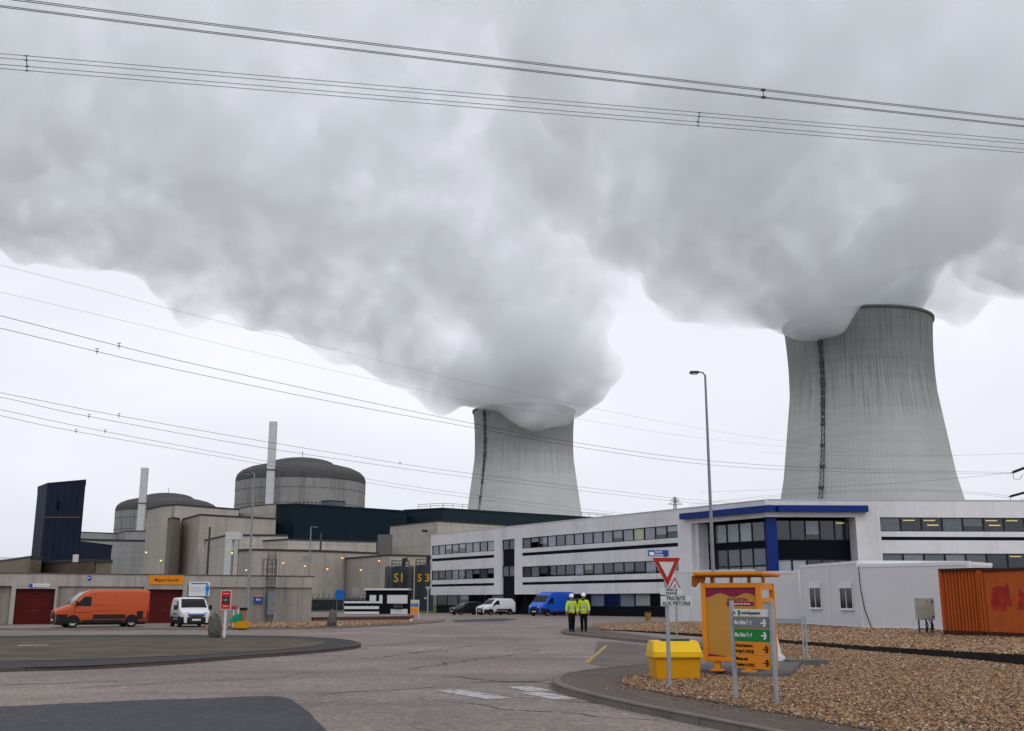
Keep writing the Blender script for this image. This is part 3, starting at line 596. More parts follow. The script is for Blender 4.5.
# main concrete masses before the nearer reactor
bl, fr = block('auxiliary_building', 'tall pale concrete block with stepped parapet below the nearer reactor', 'power station building', [(147.5, 508.5), (163, 505), (176, 503.8), (230, 508), (239, 508.5)], 33, 40, M_conc, cap=0.5)
block('auxiliary_building', 'pale concrete step building with a dark roof line left of the chimney base', 'power station building', [(183, 518.5), (200, 513.8), (230, 515.5), (276, 518)], 28, 30, M_conc2, cap=0.5)
block('auxiliary_building', 'small concrete annex between chimney foot and reactor wall', 'power station building', [(239, 508), (252, 505.5), (276, 503.5)], 35, 14, M_conc, cap=0.3)
block('auxiliary_building', 'narrow concrete pier projecting from the tall pale block', 'power station building', [(168, 518.5), (172, 517), (180, 518)], 27.5, 22, M_pier, cap=0.5)
block('auxiliary_building', 'lower concrete block behind the bent white duct', 'power station building', [(205, 539.5), (228, 534.2), (252, 534.2), (288, 534.4)], 18.5, 28, M_conc, cap=0.45)
block('auxiliary_building', 'long concrete parapet building under the navy turbine hall', 'power station building', [(239, 541.5), (288, 538.6), (324, 539.6), (376.5, 541)], 17, 20, M_conc, cap=0.35)
block('auxiliary_building', 'long low concrete building behind the row of amber lamps', 'power station building', [(239, 549.2), (252, 548.6), (318, 549.8), (378, 552.4)], 12.5, 14, M_conc2, cap=0.4)
block('auxiliary_building', 'concrete building with dark roof edge behind the two black tanks', 'power station building', [(346.5, 557.6), (390, 554.2), (432, 555.2)], 11, 24, M_conc2, cap=0.3)
block('auxiliary_building', 'high blank concrete building with one dark vent above the tanks', 'power station building', [(390, 525.6), (438, 520.6), (505, 524.6)], 22, 26, M_conc, cap=0.25)
block('turbine_hall', 'long navy clad hall in front of the nearer reactor building', 'turbine hall', [(277, 504.2), (295, 503.2), (335, 505.8), (407, 510.5)], 34, 60, M_hall, z0=0, cap=0.6, mcap=M_hall)
hall, hf = block('turbine_hall', 'dark teal hall with a white roof railing behind the office building', 'turbine hall', [(404, 509.6), (443, 507.6), (500, 511.3), (612, 518)], 36, 50, M_teal, cap=0.6, mcap=M_teal)
b = MB(); M_rail = mat('pale galvanised rail', (0.5, 0.5, 0.5), 0.5)
rp = [on_z(x, y, 36) for x, y in [(418, 509), (443, 507.6), (500, 511.3), (612, 518)]]
o0 = hall.location
for i in range(3):
    a, c = rp[i], rp[i + 1]; n = max(2, int((c - a).length / 4.2))
    for k in range(n + 1):
        p = a.lerp(c, k / n) - o0; b.bar((p.x, p.y, 36), (p.x, p.y, 37.7), .22)
    for z in (37.7, 36.9): b.bar(Vector((a.x - o0.x, a.y - o0.y, z)), Vector((c.x - o0.x, c.y - o0.y, z)), .2)
b.build('railing', M_rail, hall)
block('rooftop_unit', 'small slate blue plant housing on the roof of the navy hall', 'plant housing', [(322, 500.6), (330, 500), (345, 501.2)], 37, 8, mat('slate blue housing', (0.10, 0.12, 0.16), 0.5), z0=33.5, cap=.3)
# dark openings, pipes and vents on the concrete
def wall_box(name, px0, py0, px1, py1, Y, m, label, cat, th=1.0, group=None):
    a = at(px0, py1, Y); c = at(px1, py0, Y); b = MB(); b.box(0, c.x - a.x, 0, th, 0, c.z - a.z); o = b.build(name, m); o.location = (a.x, a.y, a.z); return tag(o, label, cat, group)
ol = on_z(424, 531, 19)
wall_box('vent_grille', 422, 529.6, 427, 531.6, 278, M_edge, 'small dark vent high on the blank concrete building', 'vent', 2.5)
# bent white duct
M_duct = mat('white duct', (0.5, 0.51, 0.5), 0.45, var=0.06)
d0, d1 = at(228, 575, 235), at(232, 532.5, 235); b = MB(); b.box(-.72, .72, -1, 1, 0, d1.z)
b.box(-.78, 2.5, -1.08, 1.08, d1.z - 1.6, d1.z + .1)
for z in np.arange(2, d1.z - 2, 2.0): b.box(-.77, .77, -1.06, 1.06, z, z + .15)
o = b.build('ventilation_duct', M_duct); o.location = (d0.x, d0.y, 0); tag(o, 'white square duct bent over at its top against the concrete', 'duct')
for (x0, y0, x1, y1, Yd, lab) in ((207.0, 527, 207.8, 575, 262, 'dark drainpipe left of the white duct'), (237.2, 540, 238.6, 574, 230, 'dark drainpipe just right of the white duct'), (314.6, 553, 316.2, 592, 215, 'tall dark drainpipe between the amber lamps'), (172.6, 505, 174.2, 517, 340, 'short dark downpipe on the stepped parapet'), (320.4, 533, 323, 551, 255, 'stubby grey pipe above the long low building'), (345.3, 556, 346.5, 590, 214, 'dark downpipe at the corner of the tank yard building')):
    a, c = at(x0, y1, Yd), at(x1, y0, Yd); b = MB(); b.tube([(0, 0, 0), (0, 0, c.z)], (c.x - a.x) / 2, 8)
    o = b.build('drainpipe', M_darksteel); o.location = (a.x, a.y, 0); tag(o, lab, 'drainpipe', 'drainpipes on the station walls')
# fittings on the station: scaffold frame, roof posts, small penthouse, recessed dark bay
def px_thing(name, label, cat, base, Yd, group=None): p = at(*base, Yd); return empty(name, (p.x, p.y, 0), 0, label, cat, group), p
sf, p = px_thing('scaffold', 'thin grey scaffold frame against the concrete above the cage ladder', 'scaffold', (262, 575), 222)
b = MB(); x1 = (at(275, 575, 222) - p).x; zt = at(262, 559, 222).z
for i in range(4):
    for yy in (0, 1.2): b.bar((x1 * i / 3, yy, 0), (x1 * i / 3, yy, zt), .09)
for z in np.linspace(1.5, zt, 5): b.bar((0, 0, z), (x1, 0, z), .08); b.bar((0, 1.2, z), (x1, 1.2, z), .08)
b.build('frame', M_darksteel, sf)
rp_, p = px_thing('roof_posts', 'row of short dark posts along the navy hall roof beside the pale chimney', 'railing', (296, 503), 372)
b = MB()
for i in range(11): x = (at(296 + i * 4, 503, 372) - p).x; b.bar((x, 0, 33.8), (x, 0, 35.6), .3)
b.bar((0, 0, 34.6), (x, 0, 34.6), .12); b.build('posts', M_darksteel, rp_)
bay, p = px_thing('recessed_bay', 'dark grey recessed wall bay between the low parapet and the blank concrete building', 'wall', (377, 560), 272)
b = MB(); b.box(0, (at(391, 560, 272) - p).x, 0, 2, 0, at(380, 534.5, 272).z); b.build('wall', mat('dark grey wall', (0.13, 0.125, 0.12), .9, var=.25), bay)  # wall in one dark grey with uneven tone
for (x, y0, y1, Yd, lab) in ((303, 556, 562, 228, 'small metal door high on the long low concrete wall'), (352, 588, 596, 205, 'grey service panel near the blue box'), (323, 578, 588, 208, 'pale service door below the amber lamps')):
    o, p = px_thing('service_door', lab, 'door', (x, y1), Yd); b = MB(); k_ = Yd / F; b.box(0, 8 * k_, 0, .2, p.z, p.z + (y1 - y0) * k_); b.build('leaf', mat('pale grey door', (.26, .25, .23), .6), o)
    b = MB(); b.box(6.8 * k_, 7.3 * k_, -.08, 0, p.z + (y1 - y0) * k_ * .45, p.z + (y1 - y0) * k_ * .55); b.build('handle', M_darksteel, o)
# navy tower at far left, its annex and the shed in front
tw, tf = block('clad_tower', 'tall navy clad tower leaning over the sheds at far left', 'tower', [(38, 486.6), (47.8, 482.8), (86, 479.4)], 18.3, 6, M_navy, cap=.3, lip=.08, mcap=M_navy)
b = MB(); q0, q1 = tf[1], tf[2]; nrm = Vector((q1.y - q0.y, -(q1.x - q0.x), 0)).normalized()
def on_face(u, z, off=.04): p = q0.lerp(q1, u) + nrm * off; return Vector((p.x, p.y, z))
b.bar(on_face(0.02, 13.3), on_face(.93, 13.0), .16, .12); b.build('rust_ledge', mat('rust streaked ledge', (0.22, 0.09, 0.06), 0.8), tw)
b = MB(); b.bar(on_face(0.0, 5.0), on_face(.75, 5.0), .1, .1); b.build('lower_ledge', M_duct, tw)
b = MB(); b.bar(on_face(.32, 5.5, .2), on_face(.32, 7.0, .2), .2, .2); b.build('wall_ladder', M_duct, tw)
b = MB(); b.bar(on_face(.33, 14.2, .1), on_face(.33, 15.6, .1), .2, .1); b.build('slot', mat('black opening', (0.004, 0.004, 0.006), 0.9), tw)
b = MB(); a_, c_ = on_face(.46, 5.6), on_face(.6, 5.6); b.prism([(a_.x, a_.y), (c_.x, c_.y), (c_.x - nrm.x * .2, c_.y - nrm.y * .2), (a_.x - nrm.x * .2, a_.y - nrm.y * .2)], 5.5, 6.9); b.build('door', mat('dark maroon door', (0.05, 0.01, 0.015), 0.6), tw)
block('annex', 'low navy clad annex right of the leaning navy tower', 'annex', [(80, 541), (112, 545)], 9.6, 8, M_navy, cap=.2, lip=.1, mcap=M_navy)
M_tan = clad('olive tan ribbed sheeting', (0.16, 0.14, 0.095), 0.5, .2); M_brn = clad('brown plank sheeting', (0.085, 0.062, 0.05), 0.3, .25)
block('storage_shed', 'tan ribbed shed behind the left end of the garage block', 'shed', [(-60, 569), (30, 555.8), (42, 557)], 6.4, 12, M_tan, cap=.25)
block('storage_shed', 'brown plank shed in front of the navy tower', 'shed', [(41, 561.5), (60, 560), (95, 558.8)], 6.0, 6, M_brn, cap=.25)
block('storage_shed', 'short tan shed bay right of the brown plank shed', 'shed', [(95, 559.8), (112, 559.5)], 5.9, 6, M_tan, cap=.25)
a = at(75, 561, 108); b = MB(); b.box(-.25, .25, 0, .2, -.1, .65); o = b.build('white_box', M_duct); o.location = (a.x, a.y, a.z); tag(o, 'small white box mounted under the navy tower', 'electrical box')
b = MB(); a = at(8, 560, 190); b.lathe([(9, 0), (9, a.z - 1.0), (7, a.z - .2), (3, a.z + .4), (.1, a.z + .5)], 48); o = b.build('storage_tank', M_duct, None, True); o.location = (a.x, a.y, 0); tag(o, 'low white domed tank behind the tan shed', 'storage tank')

# ------------------------------------------------------------------ office building
M_white = concrete('white facade panels', (0.66, 0.66, 0.675), 0.2, (3.6, 50.0, 0.03), 4.0, (0.12, 0.12, 0.12))
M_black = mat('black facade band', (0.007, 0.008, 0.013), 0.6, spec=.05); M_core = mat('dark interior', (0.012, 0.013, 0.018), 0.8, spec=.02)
M_blue = mat('royal blue fascia', (0.002, 0.022, 0.16), 0.4, var=0.05); M_frame = mat('dark window frame', (0.016, 0.017, 0.02), 0.5)
def glass(name, tint, refl):
    m = bpy.data.materials.new(name); m.use_nodes = True; t = m.node_tree; t.nodes.clear(); o = nd(t, 'ShaderNodeOutputMaterial')
    tr = nd(t, 'ShaderNodeBsdfTransparent'); tr.inputs[0].default_value = tint + (1,); gl = nd(t, 'ShaderNodeBsdfGlossy'); gl.inputs['Roughness'].default_value = 0.03; gl.inputs[0].default_value = (.9, .93, .97, 1)
    lw = nd(t, 'ShaderNodeLayerWeight', Blend=0.5); pw = nd(t, 'ShaderNodeMath', operation='POWER'); t.links.new(lw.outputs['Facing'], pw.inputs[0]); pw.inputs[1].default_value = 4.0
    mu = nd(t, 'ShaderNodeMath', operation='MULTIPLY_ADD'); t.links.new(pw.outputs[0], mu.inputs[0]); mu.inputs[1].default_value = .9 * refl; mu.inputs[2].default_value = .045 * refl
    mx = nd(t, 'ShaderNodeMixShader'); t.links.new(mu.outputs[0], mx.inputs[0]); t.links.new(tr.outputs[0], mx.inputs[1]); t.links.new(gl.outputs[0], mx.inputs[2]); t.links.new(mx.outputs[0], o.inputs['Surface'])
    tc = nd(t, 'ShaderNodeTexCoord'); n = nd(t, 'ShaderNodeTexNoise', Scale=0.7); t.links.new(tc.outputs['Object'], n.inputs['Vector']); bp = nd(t, 'ShaderNodeBump', Strength=0.03, Distance=0.03); t.links.new(n.outputs['Fac'], bp.inputs['Height']); t.links.new(bp.outputs[0], gl.inputs['Normal'])
    return m
M_glass = glass('window glass', (0.82, 0.84, 0.86), 1.0)
M_blind = [mat('grey blind', (0.50, 0.52, 0.54), 0.9), mat('pale blind', (0.75, 0.76, 0.77), 0.9), mat('warm curtain', (0.42, 0.41, 0.38), 0.9), mat('dark blind', (0.17, 0.18, 0.19), 0.9)]
M_lamp = emis('lit ceiling lamp', (1.0, 0.72, 0.22), 0.6); M_warm = emis('lit warm blind', (0.80, 0.72, 0.36), 0.04)
A = on_z(431, 534.5, 10.4); Bp = on_z(768.5, 499.3, 10.4); Dp = on_z(1060, 500.6, 10.4)
office = empty('office_building', (0, 0, 0), 0, 'long white office building with black window bands and a blue canopy at its corner', 'office building')
def frame_of(P, Q):
    P = Vector((P.x, P.y, 0)); Q = Vector((Q.x, Q.y, 0)); d = (Q - P).normalized(); n = Vector((-d.y, d.x, 0))   # n points inwards
    return Matrix(((d.x, n.x, 0, P.x), (d.y, n.y, 0, P.y), (0, 0, 1, 0), (0, 0, 0, 1))), (Q - P).length
M1, L1 = frame_of(A, Bp); M2, L2 = frame_of(Bp, Dp)
def px_u(M, x, y=575):
    d = ray(x, y); Mi = M.inverted(); o = Mi @ Vector((0, 0, EYE)); dd = Mi.to_3x3() @ d; return o.x - dd.x * o.y / dd.y
u1 = lambda x: px_u(M1, x); u2 = lambda x: px_u(M2, x, 540)
wall = MB(); core = MB(); blk = MB()
Ta, Tb = u1(693), u1(703)          # end of the left wing's wall
def W(M, a, c, z0, z1, y0=0.0, y1=0.45, mb=None): (mb or wall).box(a, c, y0, y1, z0, z1, M)
# left wing
core.box(0.2, Ta, 0.9, 15, 0.0, 10.1, M1)
core.box(Ta, L1 - 1.5, 2.6, 15, 0.0, 9.2, M1)
e0, e1, s0, s1, w0, w1, p0, p1 = 0.0, u1(494), u1(502), u1(514.5), u1(522), u1(679), u1(679.6), Ta
W(M1, 0, L1, 8.85, 10.35)                        # parapet band
W(M1, e1, s0, 2.3, 8.85); W(M1, s1, w0, 2.3, 8.85); W(M1, w1, Ta, 0.0, 8.85)
W(M1, Ta, Ta + .45, 0.0, 8.85, 0.45, 2.6); W(M1, e0, e0 + .3, 2.3, 8.85, 0.0, 15)
for a, c in ((e0, e1), (w0, w1)):
    W(M1, a, c, 7.12, 7.6); W(M1, a, c, 5.5, 6.75); W(M1, a, c, 3.7, 4.25); W(M1, a, c, 2.3, 3.38)
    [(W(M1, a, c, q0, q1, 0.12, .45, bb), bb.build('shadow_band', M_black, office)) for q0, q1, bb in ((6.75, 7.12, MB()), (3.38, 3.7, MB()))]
W(M1, 0, w1, 2.32, 2.5, 0.46, 1.0)
# right wing
R0 = u2(857)
W(M2, -0.3, L2 + 12, 8.85, 10.35, 0.0, .45); W(M2, R0, u2(881.5), 0.0, 8.85); W(M2, R0, R0 + .45, 0, 8.85, 0.45, 2.6)
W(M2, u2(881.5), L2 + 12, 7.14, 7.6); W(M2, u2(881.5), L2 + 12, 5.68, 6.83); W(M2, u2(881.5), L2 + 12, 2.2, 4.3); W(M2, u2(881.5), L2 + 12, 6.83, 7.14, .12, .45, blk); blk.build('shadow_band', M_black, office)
core.box(R0 + .5, L2 + 12, 1.5, 15, 0.0, 10.1, M2); core.box(1.55, R0, 2.7, 15, 0, 9.2, M2)
wall.build('wall', M_white, office); core.build('inner_core', M_core, office); pass
b = MB()
m1i = M1; roofp = [M1 @ Vector((0.05, .46, 0)), M1 @ Vector((L1 - .3, .46, 0)), M2 @ Vector((L2 + 12, .46, 0)), M2 @ Vector((L2 + 12, 15, 0)), M1 @ Vector((L1 - 5, 22, 0)), M1 @ Vector((0.05, 15, 0))]
b.prism([(p.x, p.y) for p in roofp], 10.1, 10.28); b.build('roof', mat('roof felt', (0.12, 0.12, 0.12), 0.9), office)
b = MB(); W(M1, 0, L1 + .02, 10.35, 10.43, -.05, .5, b); b.build('coping', M_duct, office)
b = MB(); W(M2, 0.0, L2 + 12, 10.35, 10.43, -.05, .5, b); b.build('coping', M_duct, office)
rnd = random.Random(12)
def window(M, a, c, z0, z1, back=None, yoff=0.09, fw=0.07, lamps=0, mull=0, parent=office):
    b = MB(); t = yoff
    b.box(a, a + fw, t, t + .1, z0, z1, M); b.box(c - fw, c, t, t + .1, z0, z1, M); b.box(a + fw, c - fw, t, t + .1, z0, z0 + fw, M); b.box(a + fw, c - fw, t, t + .1, z1 - fw, z1, M)
    for k in range(mull): b.box((a + c) / 2 - .025, (a + c) / 2 + .025, t + .01, t + .09, z0 + fw, z1 - fw, M)
    f = b.build('window', M_frame, parent)
    g = MB(); g.box(a + fw, c - fw, t + .04, t + .06, z0 + fw, z1 - fw, M); g.build('pane', M_glass, f)
    if back is None and not lamps: back = (M_core, 0)  # no blind: unlit room's darkness put into a near-black panel behind the glass
    if back is not None:
        k, lo = back; g = MB(); g.box(a + .02, c - .02, t + .11, t + .13, z0 + (z1 - z0) * lo, z1 - .02, M); g.build('blind', k, f)
    if lamps:
        g = MB()
        for q in range(lamps): zz = z1 - .28 - q * .42; x0 = a + (c - a) * (.2 if q == 0 else .35); g.box(x0, x0 + (c - a) * .55, t + .3, t + .34, zz, zz + .09, M)
        g.build('ceiling_lamp', M_lamp, f)
    return f
def row(M, a, c, n, z0, z1, choose, **kw):
    for k in range(n): window(M, a + (c - a) * k / n, a + (c - a) * (k + 1) / n, z0, z1, choose(k), **kw)
top_choice = lambda k: rnd.choice([(M_blind[0], 0), (M_blind[0], 0), (M_blind[2], 0.0), (M_blind[3], 0), (M_blind[0], 0.35), (M_blind[1], 0.55)])
mid_choice = lambda k: rnd.choice([None, (M_blind[3], 0), (M_blind[3], 0), (M_blind[3], 0.3), (M_blind[2], .5), (M_blind[0], 0)])
row(M1, e0 + .3, e1, 9, 7.6, 8.85, top_choice); row(M1, e0 + .3, e1, 9, 4.25, 5.5, mid_choice)
def t16(k): return (M_warm, 0) if k == 12 else top_choice(k)
def m16(k): return mid_choice(k)
row(M1, w0, w1, 16, 7.6, 8.85, t16); row(M1, w0, w1, 16, 4.25, 5.5, m16)
for z0, z1 in ((7.6, 8.85), (4.4, 5.7)): row(M1, s0, s1, 2, z0, z1, lambda k: (M_blind[0], 0))
blk2 = MB(); W(M1, s0, s1, 5.7, 7.6, .2, .5, blk2); W(M1, s0, s1, 0.2, 4.4, .2, .5, blk2); blk2.build('stair_panel', M_black, office)
# ground floor set back behind the upper floors
gf = lambda k: rnd.choice([None, None, (M_blind[3], 0), (M_blind[0], .0), None, (M_blind[1], .1)])
row(M1, 0.9, u1(500), 6, 0.95, 2.3, gf, yoff=.55); row(M1, u1(522), w1, 11, .95, 2.3, gf, yoff=.55)
b = MB(); W(M1, 0.9, w1, 0, .95, .6, .9, b); b.build('plinth', M_black, office)
# glazed corner below the canopy: left face and right face
gy = 1.7
def cornerchoice(r):
    return lambda k: {2: rnd.choice([(M_blind[0], 0), (M_blind[0], 0), (M_blind[1], .0), (M_blind[3], 0)]), 1: rnd.choice([(M_blind[3], 0), None, (M_blind[3], .3)]), 0: rnd.choice([(M_blind[3], 0), (M_blind[0], .0), None])}[r]
M1r = M1 @ Matrix.Translation((0, gy, 0)); cU0, cU1 = px_u(M1r, 704.5), min(px_u(M1r, 767), L1 - .98)
row(M1, cU0, cU1, 5, 6.9, 8.7, cornerchoice(2), yoff=gy); row(M1, cU0, cU1, 5, 4.7, 6.3, cornerchoice(1), yoff=gy); row(M1, cU0, cU1, 5, 2.9, 4.7, cornerchoice(0), yoff=gy); row(M1, cU0, cU1, 5, .4, 2.9, lambda k: None, yoff=gy)
for (mm_, q0, q1, q2, q3) in ((M1, cU0, cU1, 6.3, 6.9), (M1, Ta + .5, cU0, 0, 9.0), (M2, .98, R0, 5.2, 6.9), (M2, .98, R0, 0, .6)):
    b = MB(); W(mm_, q0, q1, q2, q3, gy + .03, gy + .5, b); b.build('dark_spandrel', M_black, office)
for k in range(5):
    a_, c_ = 1.0 + (R0 - 1.0) * k / 5, 1.0 + (R0 - 1.0) * (k + 1) / 5
    window(M2, a_, c_, 6.9, 8.7, (M_blind[0], .3) if k == 2 else None, yoff=gy, lamps=1 if k == 4 else 0)
    window(M2, a_, c_, 2.6, 5.2, (M_blind[1], 0.42) if k < 2 else None, yoff=gy)
b = MB()
W(M1, u1(686), L1 + .62, 9.28, 9.84, -.62, gy + .9, b); b.build('canopy', M_blue, office)
b = MB(); W(M2, .66, R0 + 1.0, 9.28, 9.84, -.62, gy + .9, b); b.build('canopy', M_blue, office)
cc = M2 @ Vector((0.22, .75, 0)); b = MB(); b.box(-.35, .5, -.45, .45, 0, 9.28, Matrix.Translation(cc)); b.build('blue_column', M_blue, office)
# right wing windows, some with the ceiling lamps on
WW = [u2(881.5) + (L2 + 6 - u2(881.5)) * k / 12 for k in range(13)]
for k in range(12):
    window(M2, WW[k], WW[k + 1], 7.6, 8.85, None if k in (1, 2, 5, 6) else [(M_blind[3], 0), (M_blind[3], .4), None][k % 3], lamps={1: 1, 2: 2, 4: 1, 5: 2, 6: 1, 7: 1}.get(k, 0))
    window(M2, WW[k], WW[k + 1], 4.3, 5.68, None if k > 4 else [(M_blind[3], 0), (M_blind[2], .0)][k % 2], lamps={6: 1, 7: 1, 8: 2}.get(k, 0))
# things on the roof seen above the parapet
b = MB(); c = on_z(803, 497, 11.3)
for k in range(7): b.bar((k * .9 - 3, 0, 10.3), (k * .9 - 2.8 + rnd.random(), .4, 11.0 + rnd.random() * .5), .12)
b.bar((-3.2, 0, 10.9), (3.2, .1, 11.1), .12); b.box(-2.8, -.6, .3, 1.5, 10.3, 11.5); b.box(-.4, .8, .3, 1.3, 10.3, 11.3)
o = b.build('rooftop_unit', mat('cream roof plant', (0.38, 0.34, 0.27), 0.7)); o.location = (c.x, c.y + 6, 0); tag(o, 'cream roof plant with small rails above the blue canopy', 'plant housing')

# ------------------------------------------------------------------ garage block on the left
M_gar = concrete('stained garage concrete', (0.26, 0.235, 0.205), 0.6, (5.5, 30, 0.05), 1.2)
M_garl = concrete('paler garage fascia', (0.335, 0.31, 0.28), 0.5, (5.5, 30, 0.05), 1.2)
GA, GB = G(-90, 625.6), G(311.5, 621.6); MG, LG = frame_of(GA, GB); ug = lambda x: px_u(MG, x, 600)
gar = empty('garage_block', (0, 0, 0), 0, 'long low concrete garage block with two dark red doors', 'garage')
HG = 3.45; D1, D2 = (ug(15), ug(54.5)), (ug(145.5), ug(182.5))
b = MB(); W(MG, -20, ug(10.5), 0, 2.6, .35, 12, b); W(MG, ug(57), ug(143.5), 0, 2.6, .16, 12, b); W(MG, ug(187), LG, 0, 2.6, .16, 12, b)
W(MG, D1[0], D1[1], 0, 2.6, .6, 12, b); W(MG, D2[0], D2[1], 0, 2.6, .6, 12, b); b.build('wall', M_gar, gar)
b = MB(); W(MG, -20, LG + .08, 2.6, HG, 0, 12, b); W(MG, ug(10.5), D1[0], 0, 2.6, 0, .7, b); W(MG, D1[1], ug(57), 0, 2.6, 0, .7, b); W(MG, ug(143.5), D2[0], 0, 2.6, 0, .7, b); W(MG, D2[1], ug(187), 0, 2.6, 0, .7, b)
W(MG, D1[0], D1[1], 2.42, 2.6, .02, .6, b); W(MG, D2[0], D2[1], 2.42, 2.6, .02, .6, b); b.build('fascia', M_garl, gar)
for k in range(9):
    if k not in (1, 4): pass
M_red = mat('dark red door paint', (0.08, 0.003, 0.003), 0.5, var=0.15)
for a_, c_ in (D1, D2):
    b = MB(); n = 12
    for k in range(n): z0 = 2.42 * k / n; b.box(a_ + .02, c_ - .02, .42, .5, z0 + .012, z0 + 2.42 / n - .012, MG)
    b.box(a_, c_, .47, .55, 0, 2.42, MG); d = b.build('door', M_red, gar)
    h = MB(); h.box((a_ + c_) / 2 - .2, (a_ + c_) / 2 + .2, .39, .42, .9, .95, MG); h.build('handle', M_darksteel, d)
b = MB(); W(MG, -20, LG + .12, HG, HG + .06, -.06, 12.1, b); b.build('coping', mat('dark coping', (0.09, 0.085, 0.08), 0.9), gar)

def text_mesh(name, s, size, m, parent, M, align='CENTER', thick=0.003, xs=1.0):
    cu = bpy.data.curves.new('t', 'FONT'); cu.body = s; cu.size = size; cu.align_x = align; cu.align_y = 'CENTER'; cu.extrude = thick; cu.resolution_u = 3; cu.offset = size * 0.012
    o = bpy.data.objects.new('t', cu); col.objects.link(o); dg = bpy.context.evaluated_depsgraph_get(); dg.update()
    me = bpy.data.meshes.new_from_object(o.evaluated_get(dg)); bpy.data.objects.remove(o); bpy.data.curves.remove(cu)
    me.transform(Matrix.Diagonal((xs, 1, 1, 1))); me.transform(Matrix(((1, 0, 0, 0), (0, 0, -1, 0), (0, 1, 0, 0), (0, 0, 0, 1)))); me.transform(M); me.name = name
    me.materials.clear(); return mkobj(name, me, m, parent)
M_blk = mat('black lettering', (0.01, 0.01, 0.01), 0.5); M_wl = mat('white lettering', (0.75, 0.75, 0.75), 0.5)
M_org = mat('orange sign', (0.62, 0.21, 0.01), 0.45, var=.04); M_sw = mat('white sign', (0.60, 0.61, 0.62), 0.45, var=.05); M_sb = mat('blue sign', (0.01, 0.07, 0.33), 0.45)
T = Matrix.Translation
def wall_sign(x0, y0, x1, y1, name, label, m, off=-.06, M=MG, u=ug, cat='sign'):
    a_, c_ = u(x0), u(x1); k = on_plane_z(M, (x0 + x1) / 2, y1, off), on_plane_z(M, (x0 + x1) / 2, y0, off)
    root = empty(name, M @ Vector(((a_ + c_) / 2, off, k[0])), 0, label, cat); root.rotation_euler = (0, 0, math.atan2(M[1][0], M[0][0]))
    b = MB(); hw = (c_ - a_) / 2; b.box(-hw, hw, 0, .04, 0, k[1] - k[0]); b.build('panel', m, root, False, .004); return root, hw, k[1] - k[0]
def on_plane_z(M, x, y, off=0):
    d = ray(x, y); Mi = M.inverted(); o = Mi @ Vector((0, 0, EYE)); dd = Mi.to_3x3() @ d; s = (off - o.y) / dd.y; return o.z + dd.z * s
r_, hw, hh = wall_sign(147.5, 575.2, 182.5, 584.6, 'wall_sign', 'orange sign reading Magasin Sécurité above the right red door', M_org)
text_mesh('lettering', 'Magasin Sécurité', .30, M_blk, r_, T((0, -.004, hh / 2 - .01)), xs=.86)
r_, hw, hh = wall_sign(188, 581.8, 209, 596.2, 'notice_board', 'white notice board with a blue standing figure on the concrete wall', M_sw)
b = MB(); b.box(-hw + .14, hw - .18, -.012, 0, hh - .16, hh - .09); b.build('heading', M_sb, r_)
b = MB()
for k in range(4): b.box(-hw + .12, hw - .62, -.01, 0, hh * .30 + k * .11, hh * .30 + k * .11 + .02)
b.build('small_print', mat('grey print', (.3, .3, .32), .6), r_)
b = MB(); q = hw - .2
M_fb = mat('bright blue figure', (0.01, 0.18, 0.6), 0.5)
b.box(q - .11, q + .11, -.014, 0, hh * .36, hh * .72); b.box(q - .10, q - .015, -.014, 0, .03, hh * .36); b.box(q + .015, q + .10, -.014, 0, .03, hh * .36); b.box(q + .11, q + .16, -.014, 0, hh * .4, hh * .72)
b.bar((q - .1, -.008, hh * .68), (q - .34, -.008, hh * .42), .07, .012); b.tube([(q, -.014, hh * .81), (q, 0, hh * .81)], .075, 14); b.build('figure', M_fb, r_)
r_, hw, hh = wall_sign(28, 583.6, 48, 587.2, 'wall_sign', 'small faded white sign with a blue mark above the left red door', M_sw, -.05)
b = MB(); b.box(-hw, -hw + .2, -.01, 0, 0.01, hh - .01); b.build('mark', M_sb, r_)
b = MB()
for k in range(5): b.box(-hw + .3 + k * .2, -hw + .3 + k * .2 + .13, -.008, 0, hh * .3, hh * .62)
b.build('lettering', mat('faded grey print', (.35, .36, .4), .6), r_)
b = MB(); c = MG @ Vector((ug(87), -.05, on_plane_z(MG, 87, 578, 0))); b.tube([(0, 0, 0), (0, .05, 0)], .17, 20); o = b.build('mandatory_sign', M_sb); o.location = c; tag(o, 'small round blue sign on the fascia above the orange van', 'sign')
b = MB(); b.tube([(-.08, -.012, -.02), (.09, -.012, .03)], .035, 8); b.build('arrow', M_wl, o)
r_, hw, hh = wall_sign(254, 596.6, 262.5, 602.8, 'wall_sign', 'small blue sign with a yellow top strip beside the cabinet', M_sb)
b = MB(); b.box(-hw, hw, -.01, .03, hh + .002, hh + .12); b.build('top_strip', M_org, r_)
text_mesh('lettering', 'EAU', .2, M_wl, r_, T((0, -.004, hh / 2)))
